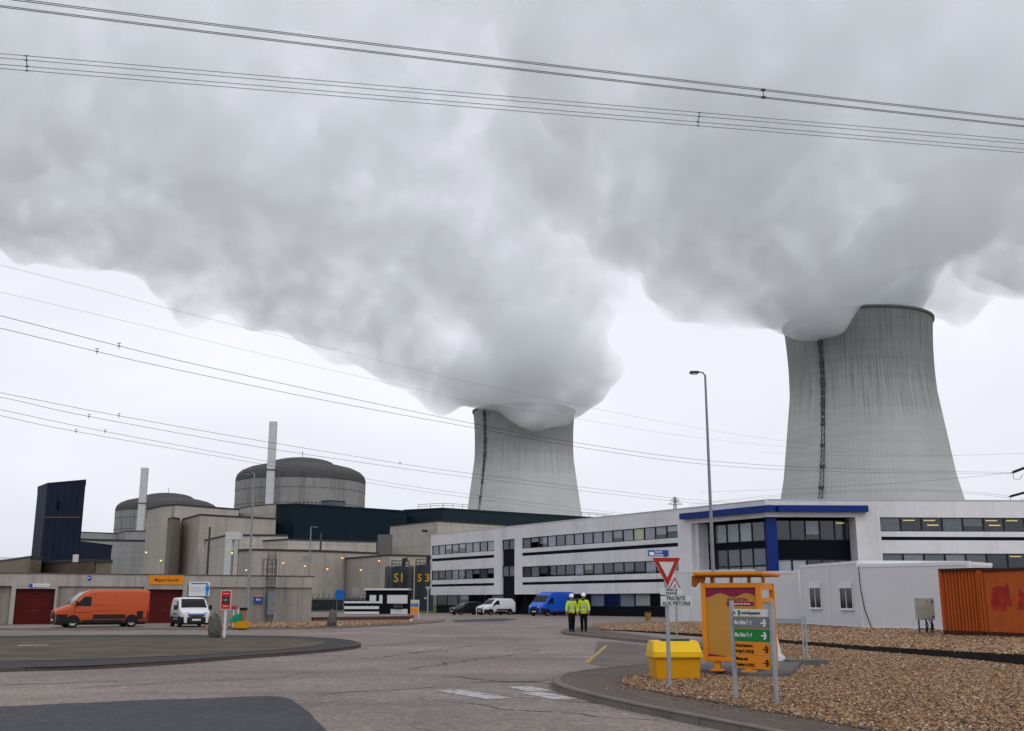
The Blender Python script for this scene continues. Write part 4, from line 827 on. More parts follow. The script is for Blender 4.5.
# cage ladder and grey cabinet fixed to the wall
lad = empty('wall_ladder', MG @ Vector((ug(268.5), -.35, 0)), math.atan2(MG[1][0], MG[0][0]), 'dark steel cage ladder reaching over the garage roof edge', 'ladder')
b = MB()
for s_ in (-.28, .28): b.bar((s_, 0, .2), (s_, 0, 5.4), .045)
for k in range(18): b.bar((-.28, 0, .4 + k * .28), (.28, 0, .4 + k * .28), .03)
b.build('rungs', M_darksteel, lad)
b = MB()
for z in (2.6, 3.2, 3.8, 4.4, 5.0):
    pts = [(.36 * math.cos(t), -.36 * abs(math.sin(t)) - .02, z) for t in np.linspace(0, math.pi, 9)]; b.tube(pts, .022, 5)
for k in range(5): t = math.pi * (k + .5) / 5; b.bar((.36 * math.cos(t), -.36 * math.sin(t), 2.6), (.36 * math.cos(t), -.36 * math.sin(t), 5.0), .025)
b.build('safety_cage', M_darksteel, lad)
M_cab = mat('grey cabinet', (0.15, 0.17, 0.19), 0.5)
cab = empty('electrical_cabinet', MG @ Vector((ug(268.2), -.40, 0)), math.atan2(MG[1][0], MG[0][0]), 'tall grey cabinet at the foot of the cage ladder', 'cabinet')
b = MB(); b.box(-.24, .24, -.34, -.04, .55, 2.3); b.build('body', M_cab, cab, False, .01)
b = MB(); b.box(-.21, .21, -.36, -.342, .6, 2.25); d = b.build('door', M_cab, cab); h = MB(); h.box(.13, .16, -.38, -.362, 1.3, 1.45); h.build('handle', M_darksteel, d)
b = MB()
for s_ in (-.18, .18): b.bar((s_, -.2, 0), (s_, -.2, .55), .05)
b.build('feet', M_darksteel, cab)

# ------------------------------------------------------------------ vehicles
M_tyre = mat('tyre rubber', (0.012, 0.012, 0.012), 0.8); M_plast = mat('black bumper plastic', (0.014, 0.014, 0.015), 0.6); M_hub = mat('silver wheel', (0.35, 0.35, 0.36), 0.35, .6)
M_wind = glass('vehicle glass', (0.10, 0.11, 0.12), 1.6); M_winda = mat('dark vehicle glass', (0.004, 0.005, 0.006), 0.08, spec=.2)
M_head = mat('headlamp glass', (0.55, 0.56, 0.58), 0.12, spec=.8); M_tail = mat('red tail lamp', (0.35, 0.01, 0.01), 0.2); M_plate = mat('number plate', (0.6, 0.6, 0.58), 0.5)
def paintm(name, c, dirt=.45):
    m, t, b = newmat(name); b.inputs['Roughness'].default_value = .35; b.inputs['Coat Weight'].default_value = .15; b.inputs['Specular IOR Level'].default_value = .3; b.inputs['Coat Roughness'].default_value = .1
    tc = nd(t, 'ShaderNodeTexCoord'); n = nd(t, 'ShaderNodeTexNoise', Scale=2.0, Detail=6.0); t.links.new(tc.outputs['Object'], n.inputs['Vector'])
    sx = nd(t, 'ShaderNodeSeparateXYZ'); t.links.new(tc.outputs['Object'], sx.inputs[0]); mr = nd(t, 'ShaderNodeMapRange'); mr.inputs['From Min'].default_value = .3; mr.inputs['From Max'].default_value = .95; mr.inputs['To Min'].default_value = dirt; mr.inputs['To Max'].default_value = 0; t.links.new(sx.outputs['Z'], mr.inputs['Value'])
    mu = nd(t, 'ShaderNodeMath', operation='MULTIPLY'); t.links.new(n.outputs['Fac'], mu.inputs[0]); t.links.new(mr.outputs[0], mu.inputs[1])
    t.links.new(mixc(t, mu.outputs[0], c, (.12, .10, .085)), b.inputs['Base Color']); return m
def vehicle(name, label, cat, loc, heading, S, M_paint, group=None):
    """local frame: nose at x=0, tail at x=L, y sideways, z up; heading = world direction the nose points"""
    rz = math.atan2(-heading[1], -heading[0]); Lh = S['L'] / 2
    root = empty(name, (loc.x + heading[0] * Lh, loc.y + heading[1] * Lh, 0), rz, label, cat, group)
    L_, Wd, prof, zb = S['L'], S['W'], S['prof'], S.get('zb', .28); belt = S.get('belt', 1.0); tum = S.get('tum', .10)
    def top(x):
        for (xa, za), (xb, zc) in zip(prof, prof[1:]):
            if x <= xb: return za + (zc - za) * (x - xa) / max(1e-6, xb - xa)
        return prof[-1][1]
    Hm = max(z for _, z in prof)
    def hw(x):
        k = 1.0
        if x < .7: k = 1 - .20 * ((.7 - x) / .7) ** 2
        if x > L_ - .25: k = 1 - .05 * ((x - L_ + .25) / .25) ** 2
        return Wd / 2 * k
    def side(x, z):
        k = max(0, (z - belt) / (Hm - belt)) if Hm > belt else 0; lo = max(0, (.5 - z) / .3)
        return hw(x) * (1 - tum * k ** 1.2 - .05 * lo)
    xs = sorted(set([round(p[0], 3) for p in prof] + [round(v, 3) for v in np.linspace(0, L_, 40)])); NS = 8; verts = []; ring = 0
    for x in xs:
        tz = top(x); rc = min(.16, (tz - zb) * .25); half = []
        for k in range(NS): z = zb + (tz - rc - zb) * k / (NS - 1); half.append((side(x, z), z))
        sw = side(x, tz - rc)
        for a in (25, 50, 75): half.append((sw - rc * (1 - math.cos(R(a))), tz - rc + rc * math.sin(R(a))))
        half.append((sw * .5, tz + .012)); sec = [(y, z) for y, z in half] + [(0, tz + .02)] + [(-y, z) for y, z in reversed(half)]
        ring = len(sec); verts += [(x, y, z) for y, z in sec]
    fs = [(i * ring + k, i * ring + k + 1, (i + 1) * ring + k + 1, (i + 1) * ring + k) for i in range(len(xs) - 1) for k in range(ring - 1)]
    fs += [(i * ring + ring - 1, i * ring, (i + 1) * ring, (i + 1) * ring + ring - 1) for i in range(len(xs) - 1)]
    fs += [tuple(range(ring)), tuple(reversed(range((len(xs) - 1) * ring, len(xs) * ring)))]
    b = MB(); b.add(verts, fs); body = b.build('body', M_paint, root, True)
    bm = bmesh.new(); bm.from_mesh(body.data); bmesh.ops.recalc_face_normals(bm, faces=bm.faces); bm.to_mesh(body.data); bm.free()
    for p in body.data.polygons:
        if abs(p.normal.x) > .95: p.use_smooth = False
    def patch(nm, poly, m, off=.010, parent=root, sides=(1, -1), th=.012):
        n = len(poly)
        for s_ in sides:
            b = MB()
            o_ = [(x, s_ * (side(x, z) + off), z) for x, z in poly]; i_ = [(x, s_ * (side(x, z) + off - th - .01), z) for x, z in poly]
            if s_ > 0: o_.reverse(); i_.reverse()
            b.add(o_ + i_, [tuple(range(n))] + [(k, n + k, n + (k + 1) % n, (k + 1) % n) for k in range(n)]); res = b.build(nm, m, parent)
        return res
    # windscreen
    xa, xb = S['ws']; b = MB(); nx, ny = 8, 8; vs = []
    for i in range(nx + 1):
        x = xa + (xb - xa) * i / nx; z = top(x) + .028; wv = side(x, top(x)) * (.90 if i else .93) - .03
        for j in range(ny + 1): y = -wv + 2 * wv * j / ny; vs.append((x - .012, y, z))
    b.add(vs, [(i * (ny + 1) + j, i * (ny + 1) + j + 1, (i + 1) * (ny + 1) + j + 1, (i + 1) * (ny + 1) + j) for i in range(nx) for j in range(ny)]); ws = b.build('windscreen', M_winda, root, True)
    if ws.data.polygons[0].normal.z < 0: ws.data.flip_normals()
    b = MB(); y = 0.12
    for s_ in (-.35, .3): b.bar((xa + .03, s_ - .25, top(xa) + .05), (xa + .2, s_ + .25, top(xa + .2) + .045), .02)
    b.build('wiper', M_plast, ws)
    for poly in S['glass']: patch('side_window', poly, M_winda)
    for poly in S.get('trim', []): patch('side_moulding', poly, M_plast, .018)
    # panel gaps
    b = MB()
    for (x0, z0, x1, z1) in S.get('gaps', []):
        for s_ in (1, -1): b.bar((x0, s_ * (side(x0, z0) + .004), z0), (x1, s_ * (side(x1, z1) + .004), z1), .018, .018)
    if b.v: b.build('panel_gap', M_plast, root)
    # bumpers, grille, lamps
    def front_band(nm, z0, z1, y0, y1, m, off=.03, parent=root, x0=0.0, back=.10):
        b = MB(); n = 8; vs = []
        for k in range(n + 1):
            y = y0 + (y1 - y0) * k / n; bend = S.get('bend', .14) * (abs(y) / (Wd / 2)) ** 2.2
            for (dx, z) in ((-off, z0), (-off, z1), (back, z1), (back, z0)): vs.append((x0 + bend + dx, y, z))
        b.add(vs, [(k * 4 + a, k * 4 + (a + 1) % 4, (k + 1) * 4 + (a + 1) % 4, (k + 1) * 4 + a) for k in range(n) for a in range(4)] + [(0, 3, 2, 1), (n * 4, n * 4 + 1, n * 4 + 2, n * 4 + 3)])
        return b.build(nm, m, parent)
    w2 = hw(0); bz = S['bump']
    for s_ in (1, -1):
        b = MB(); nb = 8; xe = S['axles'][0] - S['wr'] * .9
        for q in range(nb + 1):
            x = .03 + (xe - .03) * q / nb
            for z in (bz[0], bz[1]): b.v.append((x, s_ * (side(x, z) + .022), z))
        b.f += [(2 * q, 2 * q + 1, 2 * q + 3, 2 * q + 2) if s_ < 0 else (2 * q, 2 * q + 2, 2 * q + 3, 2 * q + 1) for q in range(nb)]; b.build('bumper_side', S.get('bumpmat', M_plast), root)
    patch('sill', [(1.5, .27), (S['axles'][1] - .5, .27), (S['axles'][1] - .5, .45), (1.5, .45)], M_plast, .014)
    bp = front_band('front_bumper', bz[0], bz[1], -w2 * .98, w2 * .98, S.get('bumpmat', M_plast), .05, back=.45)
    gr = S['grille']; front_band('grille', gr[0], gr[1], -w2 * gr[2], w2 * gr[2], M_plast, .035)
    hl = S['head']
    for s_ in (1, -1): front_band('headlight', hl[0], hl[1], s_ * w2 * hl[2], s_ * w2 * .96, M_head, .038, back=.3)
    front_band('number_plate', bz[0] + .16, bz[0] + .27, -.26, .26, M_plate, .065, bp)
    b = MB(); b.box(L_ - .2, L_ + .06, -Wd * .47, Wd * .47, .3, .58); b.build('rear_bumper', S.get('bumpmat', M_plast), root, False, .02)
    for s_ in (1, -1):
        b = MB(); b.box(L_ - .05, L_ + .02, s_ * Wd * .44 - .06, s_ * Wd * .44 + .06, S.get('tl', (.85, 1.35))[0], S.get('tl', (.85, 1.35))[1]); b.build('tail_light', M_tail, root, False, .01)
    # mirrors
    mx_, mz_ = S['mirror']
    for s_ in (1, -1):
        b = MB(); y = s_ * (side(mx_, mz_)); b.box(mx_ - .06, mx_ + .06, min(y, y + s_ * .1), max(y, y + s_ * .1), mz_ - .04, mz_ + .02); b.box(mx_ - .09, mx_ + .03, min(y + s_ * .08, y + s_ * .27), max(y + s_ * .08, y + s_ * .27), mz_ - .12, mz_ + .17); b.build('mirror', M_plast, root, False, .02)
    # wheels with arches
    rr = S['wr']
    for x in S['axles']:
        for s_ in (1, -1):
            y = s_ * (hw(x) * .955)
            b = MB(); n = 16; arc = [(x + (rr + .07) * math.cos(t), rr + (rr + .07) * math.sin(t)) for t in np.linspace(-.35, math.pi + .35, n)]
            vs = [(px_, y + s_ * .035 + (hw(x) - abs(y)) * s_, max(pz, zb - .02)) for px_, pz in arc]; vs2 = [(px_, y - s_ * .05, pz) for px_, _, pz in vs]
            b.add(vs + vs2, [tuple(range(n)), tuple(reversed(range(n, 2 * n)))] + [(k, k + 1, n + k + 1, n + k) for k in range(n - 1)]); b.build('wheel_arch', M_plast, root)
            yw = s_ * (hw(x) + .045); wroot = MB(); wroot.lathe([(rr - .12, -.11), (rr - .02, -.10), (rr, -.06), (rr, .06), (rr - .02, .10), (rr - .12, .11), (rr * .62, .10)], 28)
            wroot.lathe([(rr * .62, .10), (rr * .62, -.11)], 28)
            wh = wroot.build('wheel', M_tyre, root, True); Mw = T((x, yw - s_ * .11, rr)) @ Matrix.Rotation(-s_ * math.pi / 2, 4, 'X'); wh.data.transform(Mw)
            h = MB(); h.lathe([(.001, .07), (rr * .18, .085), (rr * .25, .06), (rr * .58, .075), (rr * .64, .09), (rr * .64, .04)], 24)
            for k in range(8): a = 2 * math.pi * k / 8; h.box(rr * .2, rr * .6, -.02, .02, .06, .09, Matrix.Rotation(a, 4, 'Z'))
            hb = h.build('rim', M_hub, wh); hb.data.transform(Mw)
    b = MB(); b.box(.2, L_ - .15, -Wd * .42, Wd * .42, .17, zb + .05); b.build('underbody', M_plast, root)
    return root, side, top, patch
vanS = dict(L=5.45, W=2.05, prof=[(0, .98), (.06, 1.06), (.30, 1.17), (.78, 1.34), (1.45, 1.98), (1.66, 2.13), (1.95, 2.24), (2.6, 2.27), (5.35, 2.27), (5.45, 2.2)], zb=.30, belt=1.15, tum=.085, ws=(.82, 1.58),
            glass=[[(1.02, 1.30), (1.95, 1.28), (1.95, 1.86), (1.55, 1.86)]], trim=[[(2.1, .52), (4.0, .52), (4.0, .78), (2.1, .78)], [(4.7, .5), (5.4, .5), (5.4, .98), (4.7, .98)]],
            gaps=[(2.08, .45, 2.08, 2.05), (3.4, .45, 3.4, 2.05), (2.1, 1.34, 5.4, 1.34), (1.0, .9, 2.08, .9), (2.1, 1.0, 5.4, 1.0), (1.0, .6, 1.0, 1.28)], bump=(.26, .80), grille=(.84, .93, .5), head=(.84, 1.02, .58), mirror=(1.12, 1.42), axles=(.95, 4.4), wr=.35, tl=(.9, 1.6))
M_vo = paintm('orange van paint', (0.43, 0.058, 0.005)); M_vw = paintm('white van paint', (0.66, 0.67, 0.68)); M_vb = paintm('blue van paint', (0.008, 0.085, 0.52)); M_vk = paintm('black car paint', (0.006, 0.006, 0.007), .05)
def hd(azl, deg):     # heading from a compass angle: 0 = towards +Y, positive to the right
    return (math.sin(R(deg)), math.cos(R(deg)))
c = G(99, 627.2)
vehicle('panel_van', 'orange panel van with dark bumpers parked between the two red garage doors', 'van', c, hd(0, -90 - 33), vanS, M_vo)
kS = dict(L=4.2, W=1.82, prof=[(0, .80), (.05, .90), (.35, 1.0), (.95, 1.14), (1.35, 1.50), (1.68, 1.74), (1.95, 1.80), (3.9, 1.80), (4.12, 1.72), (4.2, 1.5)], zb=.27, belt=1.05, tum=.12, ws=(.98, 1.62), glass=[[(1.3, 1.14), (2.1, 1.12), (2.1, 1.58), (1.72, 1.58)]],
          trim=[[(1.4, .52), (3.0, .52), (3.0, .62), (1.4, .62)]], gaps=[(1.2, .4, 1.2, 1.1), (2.18, .4, 2.18, 1.65), (3.0, .4, 3.0, 1.65)], bump=(.24, .62), grille=(.64, .73, .72), head=(.72, .92, .62), mirror=(1.32, 1.16), axles=(.82, 3.4), wr=.32, tl=(.8, 1.3))
c = G(189.5, 626.6)
kg, sd_, tp_, pt_ = vehicle('panel_van', 'small white van with a blue stripe facing the camera before the right red door', 'van', c, hd(0, 180 - 27), kS, M_vw)
b = MB(); b.box(-.07, .0, -.52, .52, .775, .83); b.build('blue_stripe', M_fb, kg)
pt_('blue_decal', [(1.4, .72), (2.9, .72), (2.9, .86), (1.4, .80)], M_sb, .012)
c = G(495.5, 615.0); vehicle('panel_van', 'small white van with a dark side strip parked between black car and blue van', 'van', c, hd(0, 180 + 52), dict(kS, trim=[[(1.7, .5), (3.3, .5), (3.3, .68), (1.7, .68)]], L=4.4, axles=(.85, 3.55)), M_vw)
carS = dict(L=4.0, W=1.75, prof=[(0, .66), (.05, .74), (.35, .84), (.95, .96), (1.7, 1.38), (2.0, 1.45), (2.9, 1.46), (3.5, 1.36), (3.85, 1.0), (4.0, .9)], zb=.22, belt=.9, tum=.2, ws=(1.0, 1.68), glass=[[(1.35, .98), (2.2, .96), (2.2, 1.32), (1.8, 1.32)], [(2.28, .96), (3.3, .98), (3.1, 1.32), (2.28, 1.33)]],
            gaps=[(2.24, .35, 2.24, 1.35), (1.2, .35, 1.25, .92)], bump=(.2, .5), bumpmat=M_vk, grille=(.5, .62, .5), head=(.56, .74, .6), mirror=(1.4, 1.0), axles=(.75, 3.3), wr=.31, tl=(.7, 1.0))
c = G(467, 614.8); vehicle('parked_car', 'small black hatchback parked left of the far white van', 'car', c, hd(0, 180 + 58), carS, M_vk)
bS = dict(vanS, prof=[(0, .96), (.06, 1.06), (.3, 1.2), (.72, 1.40), (1.35, 2.05), (1.5, 2.22), (1.9, 2.40), (2.4, 2.50), (5.35, 2.50), (5.45, 2.42)], L=5.45, ws=(.76, 1.38), trim=[], gaps=[(2.0, .45, 2.0, 2.2), (3.3, .45, 3.3, 2.3), (1.0, .6, 1.0, 1.28)])
c = G(551, 615.8); vehicle('panel_van', 'tall blue van with headlights on parked in front of the offices', 'van', c, hd(0, 180 + 42), bS, M_vb)

# ------------------------------------------------------------------ white cabins, containers and hoarding on the right
M_cabin = mat('white cabin panel', (0.56, 0.575, 0.595), 0.45, var=.05, vs=.8); M_cabt = mat('cabin top trim', (0.64, 0.65, 0.66), 0.5, var=.04); M_galv = mat('galvanised steel', (0.32, 0.34, 0.36), 0.45, .5)
def onz_pt(x, y, z): p = on_z(x, y, z); return p
def cabin(name, label, cat, a_px, b_px, za, top_y, depth, m, group=None, wins=(), body='wall'):
    """a flat-roofed cabin whose front base runs between two pixels at height za"""
    a_, c_ = on_z(*a_px, za), on_z(*b_px, za); d = Vector((c_.x - a_.x, c_.y - a_.y, 0)); Lc = d.length; rz = math.atan2(d.y, d.x)
    mid = (a_ + c_) / 2; t_ = at((a_px[0] + b_px[0]) / 2, top_y, mid.y).z
    root = empty(name, (a_.x, a_.y, za), rz, label, cat, group); H = t_ - za
    b = MB(); b.box(0.02, Lc - .02, .02, depth, .02, H - .12)
    b.build(body, m, root)
    b = MB(); b.box(0, Lc, 0, depth + .02, H - .14, H, None); b.build('roof_trim', M_cabt, root)
    b = MB(); b.box(0, Lc, .0, .1, -.06, .07); b.build('base_rail', M_cabt, root)
    for s_ in (0, Lc - .09):
        b = MB(); b.box(s_, s_ + .09, -.005, .09, .07, H - .14); b.build('corner_post', M_cabt, root)
    b = MB()
    for s_ in (.2, Lc / 2, Lc - .4): b.box(s_, s_ + .25, .1, .5, -.6, .02)
    b.build('support_blocks', M_black, root)
    M_ = Matrix.Translation((a_.x, a_.y, za)) @ Matrix.Rotation(rz, 4, 'Z')
    for (x0, y0, x1, y1) in wins:
        u0, u1_ = px_u(M_, x0, 590), px_u(M_, x1, 590); z0, z1 = on_plane_z(M_, (x0 + x1) / 2, y1) - za, on_plane_z(M_, (x0 + x1) / 2, y0) - za
        sh = (z1 - z0) * .18
        f = MB(); t = .06
        f.box(u0 - t, u0, -.03, .03, z0, z1); f.box(u1_, u1_ + t, -.03, .03, z0, z1); f.box(u0 - t, u1_ + t, -.04, .03, z0 - t, z0); f.box((u0 + u1_) / 2 - .025, (u0 + u1_) / 2 + .025, -.03, .03, z0, z1); wn = f.build('window', M_cabt, root)
        g = MB(); g.box(u0, u1_, -.005, .012, z0, z1); g.build('pane', M_winda, wn)
        g = MB(); g.box(u0 - t, u1_ + t, -.07, .03, z1, z1 + sh + .08); g.build('shutter_box', M_cabt, wn)
        g = MB(); g.box(u0 - t - .02, u1_ + t + .02, -.09, .03, z0 - t - .035, z0 - t); g.build('sill', M_cabt, wn)
    return root, M_, Lc, H
cabin('site_cabin', 'white cabin left of the windowed pair, partly behind the bus shelter', 'cabin', (757, 623.2), (802, 624.2), .4, 571, 5, M_cabin)
cabin('site_cabin', 'white cabin with one small window, left one of the windowed pair', 'cabin', (802.5, 624.5), (831, 626.2), .42, 564.2, 5.5, M_cabin, 'white cabins with a small window', [(810, 579.5, 820.5, 598.8)])
cabin('site_cabin', 'white cabin with one small window, next to the long blank white cabin', 'cabin', (831.3, 626.2), (861.5, 628.0), .42, 561.8, 5.5, M_cabin, 'white cabins with a small window', [(840, 579.0, 852, 599)])
cb, Mc, Lc_, Hc = cabin('long_cabin', 'long blank white cabin between the windowed cabins and the orange container', 'cabin', (862, 628.2), (975, 630.4), .42, 563.0, 2.6, M_cabin)
b = MB(); u0 = .05; b.tube([(u0, -.02, Hc - .1), (u0 + .03, -.03, Hc * .6), (u0 + .16, -.03, Hc * .28), (u0 + .42, -.03, .0)], .018, 6); o = b.build('cable', M_black); o.matrix_world = Mc; tag(o, 'thin black cable hanging down the long blank cabin', 'cable')
# hoarding of plain panels behind the signs
a_, c_ = on_z(666, 621.8, .35), on_z(757, 622.5, .4); M5, L5 = frame_of(a_, c_); hz = at(700, 571.5, (a_.y + c_.y) / 2).z
hd_ = empty('site_hoarding', (0, 0, 0), 0, 'tall pale grey hoarding behind the bus shelter and road signs', 'hoarding')
n = 7
for k in range(n):
    b = MB(); b.box(L5 * k / n + .01, L5 * (k + 1) / n - .01, 0, .05, .1, hz - (.0 if k > 2 else .02), M5); b.build('panel', M_cabin, hd_)
b = MB(); b.box(0, L5, -.02, .07, hz, hz + .08, M5); b.build('top_rail', M_cabt, hd_)
# electrical cabinet on legs
c = on_z(926, 632, .44); cab = empty('electrical_cabinet', (c.x, c.y - .2, .42), 0, 'pale cabinet on thin legs before the long blank cabin', 'cabinet')
k = c.y / F * 1.02; w_ = 16 * k; b = MB(); b.box(-w_ / 2, w_ / 2, 0, .3, 12 * k, 32 * k); b.build('body', mat('cream cabinet', (0.34, 0.35, 0.31), 0.5), cab, False, .015)
b = MB(); b.box(-w_ / 2 + .03, w_ / 2 - .03, -.02, 0, 12.6 * k, 31.4 * k); d = b.build('door', mat('cream door', (0.37, 0.37, 0.33), 0.5), cab)
h = MB(); h.box(w_ / 2 - .1, w_ / 2 - .06, -.045, -.02, 14 * k, 15.6 * k); h.box(w_ / 2 - .1, w_ / 2 - .06, -.045, -.02, 28 * k, 29.6 * k); h.build('hinge', M_blk, d)
h = MB(); h.add([(0, -.024, 28 * k), (.07, -.024, 28 * k), (.035, -.024, 30 * k)], [(0, 1, 2)]); h.build('warning_mark', mat('small red mark', (.25, .02, .01), .5), d)
for s_ in (-w_ / 2 + .04, 0, w_ / 2 - .1):
    b = MB(); b.bar((s_, .1, 0), (s_, .1, 12 * k), .05); b.build('leg', M_darksteel, cab)
b = MB(); b.bar((-w_ / 2, .1, 3.5 * k), (w_ / 2, .1, 3.5 * k), .04)
for s_ in (0.0, .12, .2): b.tube([(s_, .12, 12 * k), (s_ + .05, .05, 7 * k), (s_ + .02, .1, 0)], .02, 5)
b.build('cables', M_blk, cab)
# orange containers
M_cont = concrete('faded orange container paint', (0.44, 0.095, 0.02), 0.32, None, .6, (0.07, 0.02, 0.012)); M_contd = mat('dark rust', (0.06, 0.02, 0.012), 0.9)
def container(name, label, a_px, b_px, za, top_y, depth, nrib, ribd, patch_red=False):
    a_, c_ = on_z(*a_px, za), on_z(*b_px, za); d = Vector((c_.x - a_.x, c_.y - a_.y, 0)); Lk = d.length; rz = math.atan2(d.y, d.x); t_ = at((a_px[0] + b_px[0]) / 2, top_y, (a_.y + c_.y) / 2).z; H = t_ - za
    root = empty(name, (a_.x, a_.y, za), rz, label, 'container'); b = MB(); pts = []
    if ribd:
        p = Lk / nrib
        for k in range(nrib):
            x = .08 + (Lk - .16) * k / nrib; q = (Lk - .16) / nrib; pts += [(x, .06), (x + q * .35, .06), (x + q * .5, .06 + ribd), (x + q * .85, .06 + ribd)]
        pts += [(Lk - .08, .06), (Lk - .08, depth - .06), (.08, depth - .06)]
    else: pts = [(.08, .05), (Lk - .08, .05), (Lk - .08, depth - .06), (.08, depth - .06)]
    b.prism(list(pts), .1, H - .1); b.build('body', M_cont, root)
    b = MB(); b.box(0, Lk, 0, depth, H - .1, H); b.build('top_frame', M_contd, root)
    b = MB(); b.box(0, Lk, 0, depth, -.06, .1); b.build('bottom_frame', M_contd, root)
    for s_ in (0, Lk - .1):
        b = MB(); b.box(s_, s_ + .1, -.01, .12, .1, H - .1); b.build('corner_post', M_cont, root)
    return root, Lk, H
container('shipping_container', 'orange ribbed container end beside the long white cabin', (943.5, 633), (985, 634.4), .46, 568.2, 2.4, 11, .07)
ct, Lk, H = container('shipping_container', 'orange flat sided container with a red painted patch at the right edge', (985.8, 634.5), (1110, 640), .46, 566.8, 2.4, 1, 0)
b = MB(); rr = random.Random(5); kx = Lk / 124.5
out = [(8, 28), (13, 44), (20, 46), (27, 44), (29, 50), (32, 43), (31, 36), (34, 30), (31, 24), (27, 25), (25, 19), (17, 20), (11, 19)]
pp = [(x * kx * .95, .044, (y + 6) * H / 70) for x, y in out]; b.add(pp, [tuple(range(len(pp)))]); b.add([(38 * kx, .044, H * .38), (60 * kx, .044, H * .42), (62 * kx, .044, H * .74), (45 * kx, .044, H * .62), (41 * kx, .044, H * .70)], [(0, 1, 2, 3, 4)])
b.build('red_paint_patch', mat('red overpaint', (0.33, 0.022, 0.012), 0.6, var=.45), ct)
# low metal barrier and slab behind the shelter
bar_ = empty('steel_barrier', on_z(804.5, 664.5, .1), 0, 'low galvanised barrier with two posts right of the bus shelter', 'barrier'); kk = bar_.location.y / F * 1.03
b = MB(); b.bar((0, 0, 0), (0, 0, 44 * kk), .04); b.build('post', M_galv, bar_); b = MB(); b.bar((.12, .15, 0), (.12, .15, 44 * kk), .04); b.build('post', M_galv, bar_)
b = MB(); b.bar((.05, .1, 40 * kk), (-1.2, 1.6, 40 * kk), .06); b.bar((.05, .1, 37.5 * kk), (-1.2, 1.6, 37.5 * kk), .04); b.build('rail', M_galv, bar_)
b = MB(); sl = [on_z(*p, .2).xy for p in ((697, 668.5), (748, 673.2), (790, 672.8), (801, 662.5), (786, 656.6), (712, 657))]; b.prism([(p.x, p.y) for p in sl], .0, .2)
o = b.build('shelter_slab', concrete('dark paving slab', (0.12, 0.115, 0.11), .4), None, False, .02); tag(o, 'dark concrete slab under the orange bus shelter', 'paving slab')
b = MB(); p_ = on_z(808, 663.5, .15); b.box(-.55, .45, -.18, .2, 0, .14, T((p_.x, p_.y, .1)) @ Matrix.Rotation(.1, 4, 'Z')); o = b.build('concrete_block', bpy.data.materials['dark paving slab'], None, False, .015); tag(o, 'short dark concrete block at the foot of the steel barrier', 'concrete block')

# ------------------------------------------------------------------ bus shelter with poster
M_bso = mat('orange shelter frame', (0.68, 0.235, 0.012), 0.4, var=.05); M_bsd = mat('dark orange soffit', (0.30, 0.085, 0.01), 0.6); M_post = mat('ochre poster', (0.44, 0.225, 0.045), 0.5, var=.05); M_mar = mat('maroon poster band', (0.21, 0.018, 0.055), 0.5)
sb_ = on_z(717, 671.5, .2); Ys = sb_.y; k = (at(717, 600, Ys) - at(717, 640, Ys)).length / 40
def sz(y): return at(730, y, Ys).z - .2
SR = R(27)
def sxx(x): return (at(x, 625, Ys).x - at(704.5, 625, Ys).x) / math.cos(SR)
x0w = at(704.5, 625, Ys).x; sh = empty('bus_shelter', (x0w, Ys + .3, .2), -SR, 'orange framed bus shelter with a big ochre poster panel', 'bus shelter')
X1 = sxx(758.5); zt, zb_ = sz(583), sz(662)
b = MB(); t = .10
b.box(0, t, 0, .16, zb_, zt); b.box(X1 - t, X1, 0, .16, zb_, zt); b.box(t, X1 - t, 0, .16, zt - t, zt); b.box(t, X1 - t, 0, .16, zb_, zb_ + t); b.build('poster_frame', M_bso, sh, False, .01)
b = MB(); b.box(t, X1 - t, .04, .12, zb_ + t, zt - t); ps_ = b.build('poster', M_post, sh)
b = MB(); n = 24; W_ = X1 - 2 * t; top_ = zt - t - .002; vs = []
wave = lambda s: .145 + .042 * math.cos(s * 2 * math.pi * 1.9 - .3)
for q in range(n + 1):
    s_ = q / n; vs += [(t + W_ * s_, .034, top_), (t + W_ * s_, .034, top_ - wave(s_))]
b.add(vs, [(2 * q, 2 * q + 1, 2 * q + 3, 2 * q + 2) for q in range(n)]); b.build('maroon_wave', M_mar, ps_)
b = MB(); b.add([(t, .034, zb_ + t + .06), (t, .034, zb_ + t), (t + .45, .034, zb_ + t)], [(0, 1, 2)]); b.build('maroon_corner', M_mar, ps_)
b = MB(); zz = sz(603.5); b.box(X1 - t - .62, X1 - t - .05, .03, .04, zz - .045, zz + .035); b.build('maroon_label', M_mar, ps_)
text_mesh('poster_heading', 'AUGUSTIN', .10, M_mar, ps_, T((X1 - t - .40, .035, sz(599.8))), xs=.9)
text_mesh('poster_small_print', 'transports de demain', .055, M_wl, ps_, T((X1 - t - .335, .028, zz - .005)), xs=.9)
for xx in (.28, X1 - .32):
    b = MB(); b.box(xx - .06, xx + .06, .03, .13, -.0, zb_); b.box(xx - .14, xx + .14, -.02, .2, 0.0, .03); b.build('leg', M_bso, sh)
